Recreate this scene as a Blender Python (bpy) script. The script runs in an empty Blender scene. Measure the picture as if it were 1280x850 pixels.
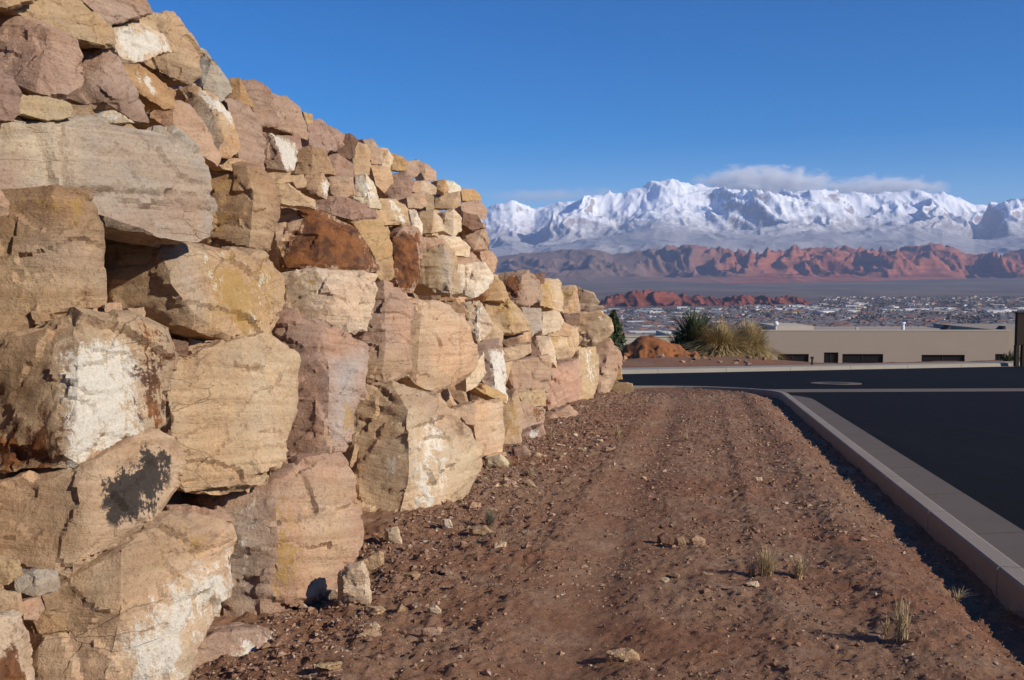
import bpy, bmesh, math, random
import numpy as np
from mathutils import Vector
random.seed(7)
RNG = np.random.default_rng(7)
SC = bpy.context.scene
COL = SC.collection

# ------------------------------------------------------------------ camera
F = 1244.0                                   # focal length in photo pixels (1280 wide)
CAMZ = 1.65
PITCH = math.atan(75.0 / F)
cam_data = bpy.data.cameras.new('camera')
cam_data.sensor_width = 36.0
cam_data.lens = F / 1280.0 * 36.0
cam_data.clip_start = 0.05
cam_data.clip_end = 120000.0
cam = bpy.data.objects.new('camera', cam_data)
COL.objects.link(cam)
cam.location = (0, 0, CAMZ)
cam.rotation_euler = (math.pi / 2 - PITCH, 0, 0)
SC.camera = cam

# ------------------------------------------------------------------ sky, sun, exposure
SUN_EL = math.radians(27.0)
SUN_AZ = math.radians(119.0)                 # clockwise from +Y: right and behind the camera
world = bpy.data.worlds.new('World')
SC.world = world
world.use_nodes = True
wt = world.node_tree
bg = wt.nodes['Background']
sky = wt.nodes.new('ShaderNodeTexSky')
sky.sky_type = 'NISHITA'
sky.sun_disc = False
sky.sun_elevation = SUN_EL
sky.sun_rotation = SUN_AZ
sky.altitude = 2200.0
sky.air_density = 1.0
sky.dust_density = 0.0
sky.ozone_density = 3.0
hsv = wt.nodes.new('ShaderNodeHueSaturation')
hsv.inputs['Saturation'].default_value = 1.6
hsv.inputs['Hue'].default_value = 0.511
wt.links.new(sky.outputs[0], hsv.inputs['Color'])
wt.links.new(hsv.outputs[0], bg.inputs['Color'])
bg.inputs['Strength'].default_value = 0.108
sun_data = bpy.data.lights.new('sun', 'SUN')
sun_data.energy = 5.0
sun_data.angle = math.radians(0.53)
sun_data.color = (1.0, 0.915, 0.785)
sun = bpy.data.objects.new('sun', sun_data)
COL.objects.link(sun)
SDIR = Vector((math.sin(SUN_AZ) * math.cos(SUN_EL), math.cos(SUN_AZ) * math.cos(SUN_EL), math.sin(SUN_EL)))
sun.rotation_euler = SDIR.to_track_quat('Z', 'Y').to_euler()
SC.view_settings.view_transform = 'Standard'
SC.view_settings.look = 'None'
SC.view_settings.exposure = 0.12
SC.view_settings.gamma = 1.0
SC.view_settings.use_curve_mapping = False
SC.render.engine = 'CYCLES'
SC.cycles.use_denoising = True
SC.cycles.max_bounces = 5
SC.cycles.diffuse_bounces = 3
SC.cycles.volume_bounces = 6
SC.cycles.transparent_max_bounces = 12
SC.cycles.use_adaptive_sampling = True

# ------------------------------------------------------------------ projection helpers
CP, SP = math.cos(PITCH), math.sin(PITCH)
def ray(x, y):
    """direction through photo pixel (x, y), scaled so that its Y component is 1"""
    u = (x - 640.0) / F; v = (425.0 - y) / F
    dy = CP + v * SP; dz = -SP + v * CP
    return np.array([u / dy, 1.0, dz / dy])
def project(P):
    P = np.asarray(P, float)
    yy, zz = P[:, 1], P[:, 2] - CAMZ
    d = yy * CP - zz * SP
    return np.stack([640 + F * P[:, 0] / d, 425 - F * (yy * SP + zz * CP) / d], 1)
SLOPE = 0.0514
def zg(Y): return -SLOPE * Y
def on_ground(x, y, h=0.0):
    r = ray(x, y)
    t = (CAMZ - h) / (-SLOPE - r[2])
    return np.array([r[0] * t, t, CAMZ + r[2] * t])

# ------------------------------------------------------------------ noise
_perm = np.random.default_rng(3).permutation(256).astype(np.int32)
_perm = np.concatenate([_perm, _perm, _perm])
_grad = np.random.default_rng(4).normal(size=(256, 3)); _grad /= np.linalg.norm(_grad, axis=1)[:, None]
def perlin(P):
    P = np.asarray(P, float)
    i = np.floor(P).astype(np.int64); f = P - i; i = (i & 255).astype(np.int32)
    u = f * f * f * (f * (f * 6 - 15) + 10)
    r = 0
    for dx in (0, 1):
        wx = u[:, 0] if dx else 1 - u[:, 0]
        for dy in (0, 1):
            wy = u[:, 1] if dy else 1 - u[:, 1]
            for dz in (0, 1):
                wz = u[:, 2] if dz else 1 - u[:, 2]
                h = _perm[_perm[_perm[(i[:, 0] + dx) & 255] + ((i[:, 1] + dy) & 255)] + ((i[:, 2] + dz) & 255)]
                g = _grad[h]
                r = r + wx * wy * wz * (g[:, 0] * (f[:, 0] - dx) + g[:, 1] * (f[:, 1] - dy) + g[:, 2] * (f[:, 2] - dz))
    return r * 1.5
def fbm(P, octv=4, lac=2.03, gain=0.5):
    a, s, r = 1.0, 1.0, 0
    for k in range(octv):
        r = r + a * perlin(P * s + 17.3 * k); a *= gain; s *= lac
    return r
def ridged(P, octv=5, lac=2.07, gain=0.5):
    a, s, r, w = 1.0, 1.0, 0, 1.0
    for k in range(octv):
        n = 1 - np.abs(perlin(P * s + 31.7 * k)) * 1.6
        n = np.clip(n, 0, 1) ** 2 * w
        w = np.clip(n * 1.6, 0, 1)
        r = r + a * n; a *= gain; s *= lac
    return r
def p2(x, y, z=0.0):
    x = np.asarray(x, float).ravel(); y = np.asarray(y, float).ravel()
    return np.stack([x, y, np.full_like(x, z)], 1)
def smooth(a, b, x):
    t = np.clip((x - a) / (b - a), 0, 1)
    return t * t * (3 - 2 * t)

# ------------------------------------------------------------------ mesh helpers
def link(o, parent=None):
    COL.objects.link(o)
    if parent is not None: o.parent = parent
    return o
def mesh_obj(name, verts, faces, mat=None, parent=None, smooth_shade=False):
    me = bpy.data.meshes.new(name)
    me.from_pydata([tuple(map(float, v)) for v in verts], [], [tuple(int(i) for i in f) for f in faces])
    if mat: me.materials.append(mat)
    if smooth_shade: me.shade_smooth()
    return link(bpy.data.objects.new(name, me), parent)
def np_mesh(name, V, Fq, mat=None, parent=None, smooth_shade=True):
    """verts (n,3) and faces (m,3|4) as numpy arrays"""
    V = np.ascontiguousarray(V, np.float32); Fq = np.ascontiguousarray(Fq, np.int32)
    me = bpy.data.meshes.new(name)
    m, k = Fq.shape
    me.vertices.add(len(V)); me.vertices.foreach_set('co', V.ravel())
    me.loops.add(m * k); me.loops.foreach_set('vertex_index', Fq.ravel())
    me.polygons.add(m); me.polygons.foreach_set('loop_start', np.arange(0, m * k, k, dtype=np.int32))
    me.update(calc_edges=True)
    if mat: me.materials.append(mat)
    if smooth_shade: me.shade_smooth()
    else: me.shade_flat()
    return link(bpy.data.objects.new(name, me), parent)
def grid_faces(nr, nc):
    a = (np.arange(nr - 1)[:, None] * nc + np.arange(nc - 1)[None, :]).ravel()
    return np.stack([a, a + 1, a + nc + 1, a + nc], 1)
def grid_obj(name, X, Y, Z, mat, parent=None, smooth_shade=True):
    nr, nc = X.shape
    return np_mesh(name, np.stack([X.ravel(), Y.ravel(), Z.ravel()], 1), grid_faces(nr, nc), mat, parent, smooth_shade)
def box_v(x0, x1, y0, y1, z0, z1):
    v = [(x0, y0, z0), (x1, y0, z0), (x1, y1, z0), (x0, y1, z0), (x0, y0, z1), (x1, y0, z1), (x1, y1, z1), (x0, y1, z1)]
    f = [(0, 3, 2, 1), (4, 5, 6, 7), (0, 1, 5, 4), (1, 2, 6, 5), (2, 3, 7, 6), (3, 0, 4, 7)]
    return v, f
def box_obj(name, x0, x1, y0, y1, z0, z1, mat, parent=None, bevel=0.0):
    if bevel <= 0:
        v, f = box_v(x0, x1, y0, y1, z0, z1)
        return mesh_obj(name, v, f, mat, parent)
    bm = bmesh.new(); v, f = box_v(x0, x1, y0, y1, z0, z1)
    vs = [bm.verts.new(p) for p in v]
    for q in f: bm.faces.new([vs[i] for i in q])
    bmesh.ops.bevel(bm, geom=bm.edges[:], offset=bevel, segments=2, affect='EDGES')
    me = bpy.data.meshes.new(name); bm.to_mesh(me); bm.free()
    me.materials.append(mat)
    return link(bpy.data.objects.new(name, me), parent)
def empty(name, loc=(0, 0, 0)):
    o = bpy.data.objects.new(name, None); o.location = loc; o.empty_display_size = 0.2
    return link(o)
def tag(o, label=None, cat=None, group=None, kind=None):
    if label: o['label'] = label
    if cat: o['category'] = cat
    if group: o['group'] = group
    if kind: o['kind'] = kind
    return o

# ------------------------------------------------------------------ materials
class NT:
    def __init__(self, name):
        self.m = bpy.data.materials.new(name); self.m.use_nodes = True
        self.t = self.m.node_tree; self.b = self.t.nodes['Principled BSDF']
        self.b.inputs['Roughness'].default_value = 0.9
        self.b.inputs['Specular IOR Level'].default_value = 0.2
    def n(self, typ, **kw):
        d = self.t.nodes.new(typ)
        for k, v in kw.items(): setattr(d, k, v)
        return d
    def l(self, a, b): self.t.links.new(a, b)
    def val(self, s, v):
        if isinstance(v, (int, float)): s.default_value = v
        elif isinstance(v, (tuple, list)): s.default_value = (*v, 1.0) if len(v) == 3 and len(s.default_value) == 4 else v
        else: self.l(v, s)
    def obj(self): return self.n('ShaderNodeTexCoord').outputs['Object']
    def geo(self): return self.n('ShaderNodeNewGeometry').outputs['Position']
    def noise(self, vec, scale, detail=4, rough=0.55, dist=0.0):
        d = self.n('ShaderNodeTexNoise'); self.l(vec, d.inputs['Vector'])
        d.inputs['Scale'].default_value = scale; d.inputs['Detail'].default_value = detail
        d.inputs['Roughness'].default_value = rough; d.inputs['Distortion'].default_value = dist
        return d.outputs['Fac']
    def vor(self, vec, scale, feature='F1', out='Distance', rand=1.0):
        d = self.n('ShaderNodeTexVoronoi', feature=feature); self.l(vec, d.inputs['Vector'])
        d.inputs['Scale'].default_value = scale; d.inputs['Randomness'].default_value = rand
        return d.outputs[out]
    def mapping(self, vec, scale=(1, 1, 1), rot=(0, 0, 0)):
        d = self.n('ShaderNodeMapping'); self.l(vec, d.inputs['Vector'])
        d.inputs['Scale'].default_value = scale; d.inputs['Rotation'].default_value = rot
        return d.outputs[0]
    def math(self, op, a, b=0.0, c=None, clamp=False):
        d = self.n('ShaderNodeMath', operation=op, use_clamp=clamp)
        self.val(d.inputs[0], a); self.val(d.inputs[1], b)
        if c is not None: self.val(d.inputs[2], c)
        return d.outputs[0]
    def ramp(self, fac, a, b, ca=0.0, cb=1.0):
        d = self.n('ShaderNodeMapRange', interpolation_type='SMOOTHSTEP')
        self.val(d.inputs['Value'], fac)
        d.inputs['From Min'].default_value = a; d.inputs['From Max'].default_value = b
        d.inputs['To Min'].default_value = ca; d.inputs['To Max'].default_value = cb
        return d.outputs[0]
    def mix(self, fac, a, b, blend='MIX'):
        d = self.n('ShaderNodeMix', data_type='RGBA', blend_type=blend)
        self.val(d.inputs[0], fac); self.val(d.inputs[6], a); self.val(d.inputs[7], b)
        return d.outputs[2]
    def bump(self, h, strength=0.5, dist=0.02, prev=None):
        d = self.n('ShaderNodeBump'); self.l(h, d.inputs['Height'])
        d.inputs['Strength'].default_value = strength; d.inputs['Distance'].default_value = dist
        if prev is not None: self.l(prev, d.inputs['Normal'])
        return d.outputs[0]
    def attr(self, name): return self.n('ShaderNodeAttribute', attribute_name=name)
    def done(self, color=None, normal=None, rough=None):
        if color is not None: self.val(self.b.inputs['Base Color'], color)
        if normal is not None: self.l(normal, self.b.inputs['Normal'])
        if rough is not None: self.val(self.b.inputs['Roughness'], rough)
        return self.m

def mat_plain(name, c, rough=0.85, var=0.15, scale=3.0, bump=0.0, bscale=40, metal=0.0):
    t = NT(name); p = t.obj()
    n = t.noise(p, scale, 5, 0.6)
    lo = tuple(x * (1 - var) for x in c); hi = tuple(min(1, x * (1 + var)) for x in c)
    col = t.mix(n, lo, hi)
    t.b.inputs['Metallic'].default_value = metal
    nm = t.bump(t.noise(p, bscale, 4), bump, 0.01) if bump else None
    return t.done(col, nm, rough)

def make_rock_mat():
    t = NT('sandstone')
    p = t.geo()
    ca = t.attr('ca').outputs['Color']; sta = t.attr('st')
    sep = t.n('ShaderNodeSeparateColor'); t.l(sta.outputs['Color'], sep.inputs[0])
    bed = t.attr('bed').outputs['Vector']
    big = t.noise(p, 1.9, 5, 0.6, 0.4)
    mid = t.noise(p, 8.0, 6, 0.65, 0.3)
    fine = t.noise(p, 55, 5, 0.7)
    grain = t.noise(p, 220, 3, 0.7)
    lay = t.noise(t.mapping(bed, (1.1, 1.1, 17)), 1.0, 6, 0.68, 0.6)       # bedding lines
    # broad colour wander: a little pinker / yellower / greyer
    col = t.mix(t.ramp(big, 0.32, 0.68), ca, t.mix(1.0, ca, (1.05, 0.95, 0.88), 'MULTIPLY'))
    big2 = t.noise(t.mapping(p, (1, 1, 1), (1.0, 0.3, 0.7)), 2.7, 5, 0.62, 0.5)
    col = t.mix(t.ramp(big2, 0.54, 0.72, 0, 0.65), col, t.mix(1.0, col, (1.08, 0.97, 0.83), 'MULTIPLY'))
    big3 = t.noise(t.mapping(p, (1, 1, 1), (0.2, 1.3, 0.1)), 3.4, 5, 0.65, 0.4)
    col = t.mix(t.ramp(big3, 0.58, 0.75, 0, 0.55), col, t.mix(1.0, col, (0.76, 0.78, 0.88), 'MULTIPLY'))
    col = t.mix(t.ramp(lay, 0.35, 0.68, 0, 0.75), col, t.mix(1.0, col, (0.74, 0.68, 0.64), 'MULTIPLY'))
    col = t.mix(t.ramp(mid, 0.48, 0.72, 0, 0.6), col, t.mix(1.0, col, (1.25, 1.2, 1.14), 'MULTIPLY'))
    col = t.mix(t.ramp(fine, 0.48, 0.72, 0, 0.65), col, t.mix(1.0, col, (0.58, 0.51, 0.46), 'MULTIPLY'))
    dirtm = t.noise(t.mapping(p, (1, 1, 1), (0.9, 0.2, 0.4)), 5.0, 7, 0.72, 0.8)
    col = t.mix(t.ramp(dirtm, 0.53, 0.68, 0, 0.6), col, t.mix(1.0, col, (0.60, 0.50, 0.43), 'MULTIPLY'))
    # small iron specks
    speck = t.math('MULTIPLY', t.ramp(fine, 0.60, 0.68), t.ramp(big2, 0.45, 0.6))
    col = t.mix(t.math('MULTIPLY', speck, 0.35), col, (0.10, 0.045, 0.02))
    # streaks that run down the face
    streak = t.noise(t.mapping(p, (9, 9, 1.1)), 1.0, 6, 0.7, 0.8)
    brk = t.noise(p, 14, 6, 0.75)
    brk2 = t.noise(p, 60, 4, 0.75)
    edge = t.math('ADD', t.math('MULTIPLY', t.math('SUBTRACT', streak, 0.5), 2.6), t.math('ADD', t.math('MULTIPLY', t.math('SUBTRACT', brk, 0.5), 2.0), t.math('MULTIPLY', t.math('SUBTRACT', brk2, 0.5), 1.1)))
    def stain(m): return t.ramp(t.math('ADD', m, edge), 0.36, 0.60)
    def stain_on(m): return t.math('MULTIPLY', stain(m), t.ramp(m, 0.02, 0.30))
    och = stain_on(sta.outputs['Alpha'])
    col = t.mix(t.math('MULTIPLY', och, 0.85), col, t.mix(mid, (0.36, 0.20, 0.055), (0.52, 0.34, 0.13)))
    wh = stain_on(sep.outputs[0])
    col = t.mix(t.math('MULTIPLY', wh, 0.85), col, t.mix(t.ramp(fine, 0.3, 0.7), (0.70, 0.63, 0.51), (0.82, 0.77, 0.66)))
    ru = stain_on(sep.outputs[1])
    col = t.mix(t.math('MULTIPLY', ru, 0.93), col, t.mix(t.ramp(mid, 0.35, 0.65), (0.075, 0.028, 0.016), (0.26, 0.095, 0.028)))
    dk = stain_on(sep.outputs[2])
    col = t.mix(t.math('MULTIPLY', dk, 0.95), col, t.mix(fine, (0.022, 0.018, 0.018), (0.06, 0.05, 0.045)))
    # relief
    n1 = t.bump(lay, 0.7, 0.022)
    n2 = t.bump(mid, 0.7, 0.035, n1)
    n3 = t.bump(fine, 0.8, 0.014, n2)
    n4 = t.bump(grain, 0.45, 0.004, n3)
    bw = t.n('ShaderNodeVectorMath', operation='ADD'); t.l(t.mapping(bed, (1.3, 1.3, 4.2)), bw.inputs[0])
    nzc = t.n('ShaderNodeTexNoise'); t.l(p, nzc.inputs['Vector']); nzc.inputs['Scale'].default_value = 3.0; nzc.inputs['Detail'].default_value = 5
    sc_ = t.n('ShaderNodeVectorMath', operation='SCALE'); t.l(nzc.outputs['Color'], sc_.inputs[0]); sc_.inputs['Scale'].default_value = 0.35; t.l(sc_.outputs[0], bw.inputs[1])
    crack = t.vor(bw.outputs[0], 1.0, 'DISTANCE_TO_EDGE')
    cm = t.ramp(crack, 0.0, 0.009)
    cgate = t.ramp(t.noise(p, 1.7, 3, 0.5), 0.54, 0.60)
    ck = t.math('MULTIPLY', t.math('SUBTRACT', 1.0, cm), cgate)
    col = t.mix(t.math('MULTIPLY', ck, 0.30), col, t.mix(1.0, col, (0.35, 0.28, 0.24), 'MULTIPLY'))
    n5 = t.bump(t.math('SUBTRACT', 1.0, ck), 0.6, 0.02, n4)
    return t.done(col, n5, 0.92)

def make_dirt(name, c_red, c_mid, c_pale, clod=1.0):
    t = NT(name); p = t.geo()
    a = t.noise(p, 0.55, 6, 0.6, 0.5); b = t.noise(p, 2.6, 7, 0.68, 0.6); c = t.noise(p, 24, 6, 0.75); d = t.noise(p, 85, 5, 0.75); e = t.noise(p, 260, 3, 0.7)
    col = t.mix(t.ramp(a, 0.38, 0.62), c_mid, c_red)
    col = t.mix(t.ramp(b, 0.50, 0.70, 0, 0.7), col, c_pale)
    col = t.mix(t.ramp(c, 0.46, 0.68, 0, 0.55), col, tuple(x * 0.5 for x in c_mid))
    col = t.mix(t.ramp(d, 0.54, 0.70, 0, 0.6), col, tuple(min(1, x * 1.35) for x in c_pale))
    col = t.mix(t.ramp(e, 0.5, 0.75, 0, 0.6), col, tuple(x * 0.45 for x in c_red))
    n = t.bump(b, 0.5, 0.05 * clod); n = t.bump(c, 0.9, 0.022 * clod, n); n = t.bump(d, 0.9, 0.009 * clod, n); n = t.bump(e, 0.6, 0.003 * clod, n)
    return t.done(col, n, 0.97)

def make_concrete(name, c):
    t = NT(name); p = t.geo()
    a = t.noise(p, 1.3, 6, 0.6); b = t.noise(p, 12, 6, 0.7); g = t.noise(p, 160, 3, 0.7)
    col = t.mix(a, tuple(x * 0.82 for x in c), tuple(x * 1.15 for x in c))
    col = t.mix(t.ramp(b, 0.5, 0.75, 0, 0.4), col, (c[0] * 0.75, c[1] * 0.62, c[2] * 0.52))
    col = t.mix(t.ramp(g, 0.55, 0.8, 0, 0.4), col, tuple(x * 0.6 for x in c))
    return t.done(col, t.bump(g, 0.4, 0.003, t.bump(b, 0.25, 0.01)), 0.9)

def make_asphalt():
    t = NT('asphalt'); p = t.geo()
    a = t.noise(p, 0.35, 5, 0.6); g = t.noise(p, 170, 3, 0.75); b = t.noise(t.mapping(p, (2.5, 0.18, 1), (0, 0, 0.19)), 1.0, 5, 0.6)
    col = t.mix(a, (0.006, 0.006, 0.0075), (0.0105, 0.010, 0.011))
    col = t.mix(t.ramp(b, 0.5, 0.75, 0, 0.5), col, (0.018, 0.0165, 0.017))
    col = t.mix(t.ramp(g, 0.6, 0.8, 0, 0.6), col, (0.045, 0.042, 0.04))
    t.b.inputs['Specular IOR Level'].default_value = 0.08
    return t.done(col, t.bump(g, 0.5, 0.006), 0.9)

M = {}
M['rock'] = make_rock_mat()
M['dirt'] = make_dirt('red_dirt', (0.265, 0.122, 0.066), (0.30, 0.170, 0.100), (0.385, 0.255, 0.168))
M['soil'] = make_dirt('wall_soil', (0.24, 0.135, 0.085), (0.31, 0.205, 0.14), (0.42, 0.31, 0.23))
M['orange'] = make_dirt('orange_soil', (0.34, 0.125, 0.045), (0.27, 0.105, 0.045), (0.33, 0.17, 0.09), 2.0)
M['concrete'] = make_concrete('concrete', (0.27, 0.225, 0.185))
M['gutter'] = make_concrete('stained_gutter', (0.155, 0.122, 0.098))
M['pale_concrete'] = make_concrete('pale_concrete', (0.29, 0.255, 0.21))
M['asphalt'] = make_asphalt()

# ================================================================== THE SETTING: near ground, road, kerbs
# ---- kerb line (back edge), straight then turning left round the corner
KB = on_ground(1280, 734.6, 0.15)
KS = 241.0 / F
def kx(Y): return KB[0] + KS * (Y - KB[1])
KY0 = 24.0
_kd = np.array([KS, 1.0]) / math.hypot(KS, 1.0)
_kn = np.array([-_kd[1], _kd[0]])
KR = 2.6
KC = np.array([kx(KY0), KY0]) + KR * _kn
def kerb_right(Y, off=0.0):
    """x of the line 'off' metres to the road side of the kerb's back edge, at row Y"""
    Y = np.asarray(Y, float)
    lin = kx(Y) + off * math.hypot(1, KS)
    r = KR + off
    arc = KC[0] + np.sqrt(np.maximum(r * r - (Y - KC[1]) ** 2, 0))
    return np.where(Y > KC[1] + r * -_kn[1] * 1.0 + 0.0, np.minimum(arc, lin), lin)
def kerb_path():
    pts = []
    for Y in np.arange(-6.0, KY0, 0.5): pts.append((kx(Y), Y))
    pts[-1] = (kx(KY0 - 0.5), KY0 - 0.5)
    a0 = math.atan2(-_kn[1], -_kn[0])
    for a in np.linspace(a0, math.pi / 2, 11): pts.append((KC[0] + KR * math.cos(a), KC[1] + KR * math.sin(a)))
    for k in range(1, 26): pts.append((KC[0] - k * 0.5, KC[1] + KR))
    return np.array(pts)
def sweep(name, path, prof, zfun, mat, parent, cut=0.004):
    """extrude a profile (offset to the right of travel, height) along a 2D path, closed at both ends"""
    path = np.asarray(path, float)
    d = np.gradient(path, axis=0); d /= np.linalg.norm(d, axis=1)[:, None]
    nrm = np.stack([d[:, 1], -d[:, 0]], 1)
    path = path.copy(); path[0] += d[0] * cut; path[-1] -= d[-1] * cut
    V = []; n = len(prof)
    for P, q in zip(path, nrm):
        for (o, h) in prof: V.append((P[0] + q[0] * o, P[1] + q[1] * o, zfun(P[1] + q[1] * o) + h))
    Fc = []
    for i in range(len(path) - 1):
        for j in range(n):
            k = (j + 1) % n
            Fc.append((i * n + j, i * n + k, (i + 1) * n + k, (i + 1) * n + j))
    Fc.append(tuple(range(n - 1, -1, -1))); Fc.append(tuple((len(path) - 1) * n + j for j in range(n)))
    return mesh_obj(name, V, Fc, mat, parent)
def resample(path, step):
    seg = np.linalg.norm(np.diff(path, axis=0), axis=1); s = np.concatenate([[0], np.cumsum(seg)])
    n = max(2, int(round(s[-1] / step)) + 1)
    q = np.linspace(0, s[-1], n)
    return np.stack([np.interp(q, s, path[:, 0]), np.interp(q, s, path[:, 1])], 1)
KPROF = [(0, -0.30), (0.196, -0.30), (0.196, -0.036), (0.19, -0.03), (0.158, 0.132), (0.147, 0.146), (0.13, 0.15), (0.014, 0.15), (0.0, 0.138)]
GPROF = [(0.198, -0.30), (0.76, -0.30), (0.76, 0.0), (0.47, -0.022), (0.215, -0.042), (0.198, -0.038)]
kerb = tag(empty('kerb', (kx(10), 10, zg(10))), kind='structure')
kp = resample(kerb_path(), 0.25)
KM = kerb.matrix_world.copy()
def kids_local(o, parent):
    """keep a mesh built in world coordinates where it is under a placed parent"""
    o.matrix_parent_inverse.identity()
    o.location = -Vector(parent.location)
    return o
i = 2
while i < len(kp) - 1:
    j = min(i + 8, len(kp) - 1)
    kids_local(sweep('kerb_section', kp[i:j + 1], KPROF, zg, M['concrete'], kerb, 0.009), kerb)
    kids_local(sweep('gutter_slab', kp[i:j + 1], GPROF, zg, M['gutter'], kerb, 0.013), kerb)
    i = j
# ---- asphalt of the street beside the dirt strip
GUT = 0.752
YEND = KC[1] + KR + GUT
rows = np.concatenate([np.arange(-6, 23.5, 1.0), np.linspace(23.5, YEND - 0.001, 40)])
XR = np.linspace(0, 1, 15)
XL = kerb_right(rows, GUT); 
RX = XL[:, None] + (kx(rows) + 13.0 - XL)[:, None] * XR[None, :]
RY = np.repeat(rows[:, None], 15, 1)
tag(grid_obj('road', RX, RY, zg(RY) - 0.006, M['asphalt']), kind='structure')
# ---- crossing street: from the corner to the far kerb
PA, PB = on_ground(790, 467.0), on_ground(1280, 457.5)
FS = (PB[1] - PA[1]) / (PB[0] - PA[0])
def fary(X): return np.clip(PA[1] + FS * (np.asarray(X, float) - PA[0]), 26.0, 62.0)
cx = np.linspace(-14, 48, 40); tt = np.linspace(0, 1, 16)
CX = np.repeat(cx[None, :], 16, 0); CY = (YEND) + (fary(cx) + 0.02 - YEND)[None, :] * tt[:, None]
tag(grid_obj('cross_street', CX, CY, zg(CY) - 0.010, M['asphalt']), kind='structure')
# concrete cross gutter over the mouth of the street
cg = tag(empty('cross_gutter', (12, YEND, zg(YEND))), kind='structure')
gp0 = np.array([kerb_right(YEND - 0.7, GUT) + 0.1, YEND - 0.35]); gp1 = np.array([kx(27) + 13, YEND + 0.6])
ng = 5
for k in range(ng):
    a = gp0 + (gp1 - gp0) * k / ng; b = gp0 + (gp1 - gp0) * (k + 1) / ng
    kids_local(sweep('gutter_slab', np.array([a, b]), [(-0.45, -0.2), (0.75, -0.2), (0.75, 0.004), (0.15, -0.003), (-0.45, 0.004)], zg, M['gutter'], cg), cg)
# far kerb with its walk
fk = tag(empty('far_kerb', (PA[0], PA[1], zg(PA[1]))), kind='structure')
fx = np.arange(-6, 40, 3.0)
FPROF = [(0.0, -0.3), (0.0, 0.0), (-0.45, -0.02), (-0.48, 0.13), (-0.62, 0.15), (-1.5, 0.17), (-1.5, -0.3)]
for a, b in zip(fx[:-1], fx[1:]):
    kids_local(sweep('kerb_section', np.array([(a, float(fary(a))), (b, float(fary(b)))]), FPROF, zg, M['pale_concrete'], fk, 0.008), fk)
# manhole in the crossing street
mp = on_ground(1045, 479)
mh = tag(empty('manhole', (mp[0], mp[1], zg(mp[1]))), 'round manhole with a pale concrete collar in the dark crossing street', 'manhole')
def disc(name, r0, r1, z, mat, parent, n=32):
    V = []; Fc = []
    for k in range(n):
        a = 2 * math.pi * k / n
        for r, zz in ((r0, z), (r1, z), (r1, z - 0.06)):
            yy = r * math.sin(a); V.append((r * math.cos(a), yy, zz - SLOPE * yy))
    for k in range(n):
        q = (k + 1) % n
        if r0 > 0: Fc.append((3 * k, 3 * k + 1, 3 * q + 1, 3 * q))
        Fc.append((3 * k + 1, 3 * k + 2, 3 * q + 2, 3 * q + 1))
    if r0 <= 0:
        Fc.append(tuple(3 * k + 1 for k in range(n)))
    return mesh_obj(name, V, Fc, mat, parent)
M['iron'] = mat_plain('cast_iron', (0.03, 0.029, 0.03), 0.6, 0.3, 20, 0.4, 60)
disc('collar', 0.42, 0.78, 0.004, M['gutter'], mh)
disc('cover', 0.0, 0.36, 0.0, M['iron'], mh)
disc('frame', 0.37, 0.415, 0.002, M['iron'], mh)

# ---- wall line (needed by the dirt strip)
XB0, XBS = -2.45, 0.195
def xb(Y): return XB0 + XBS * np.asarray(Y, float)
WEND = 25.0
# ---- the strip of bare dirt between wall and kerb
def dirt_z(X, Y):
    sh = X.shape
    L = xb(Y) ; Rr = kerb_right(Y)
    s = (X - L)
    e = (Rr - X)
    base = 0.055 + 0 * X
    base = base - 0.09 * (1 - smooth(0.12, 0.75, e)) + 0.035 * smooth(0.2, 0.7, e) * (1 - smooth(0.7, 1.6, e))   # trench along the kerb
    base = base + (0.05 - 0.16 * (1 - smooth(6.0, 9.5, Y))) * (1 - smooth(-0.2, 0.9, s))                                                           # spill at the wall's foot
    # two worn wheel lanes
    for c, d, w in ((2.55, 0.045, 0.22), (1.05, 0.030, 0.20)):
        base = base - d * np.exp(-((e - c) / w) ** 2) + 0.018 * np.exp(-((e - c - 2.0 * w) / (0.5 * w)) ** 2)
    P = p2(X, Y)
    amp = 0.95 + 0.5 * smooth(2.0, 4.0, e).ravel() - 0.45 * (np.exp(-((e - 2.55) / 0.35) ** 2)).ravel()
    rut = perlin(p2(e * 5.5, Y * 0.35, 2.0)); n = 0.030 * fbm(P * 0.9, 3) + 0.009 * np.maximum(rut, -0.1) + amp * (0.020 * fbm(P * 4.5, 4) + 0.020 * np.maximum(0, perlin(P * 10.0 + 3)) + 0.022 * np.maximum(0, perlin(P * 23.0)) + 0.012 * np.maximum(0, perlin(P * 44.0)))
    return zg(Y) + base + n.reshape(sh)
r = [1.2]
while r[-1] < 27.05: r.append(r[-1] + max(0.012, 0.0046 * r[-1]))
rows = np.array(r); rows[-1] = KC[1] + KR - 0.01
nc = 330
Lx = xb(rows) - 1.2; Rx = kerb_right(rows) - 0.001
DX = Lx[:, None] + (Rx - Lx)[:, None] * np.linspace(0, 1, nc)[None, :]
DY = np.repeat(rows[:, None], nc, 1)
tag(grid_obj('dirt_ground', DX, DY, dirt_z(DX, DY), M['dirt']), kind='structure')
def dirt_at(x, y): return float(dirt_z(np.array([[x]]), np.array([[y]]))[0, 0])
def on_dirt(x, y):
    q = on_ground(x, y, 0.05)
    for _ in range(6):
        h = dirt_at(q[0], q[1]) - zg(q[1]); q = on_ground(x, y, h)
    q[2] = dirt_at(q[0], q[1])
    return q

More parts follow.
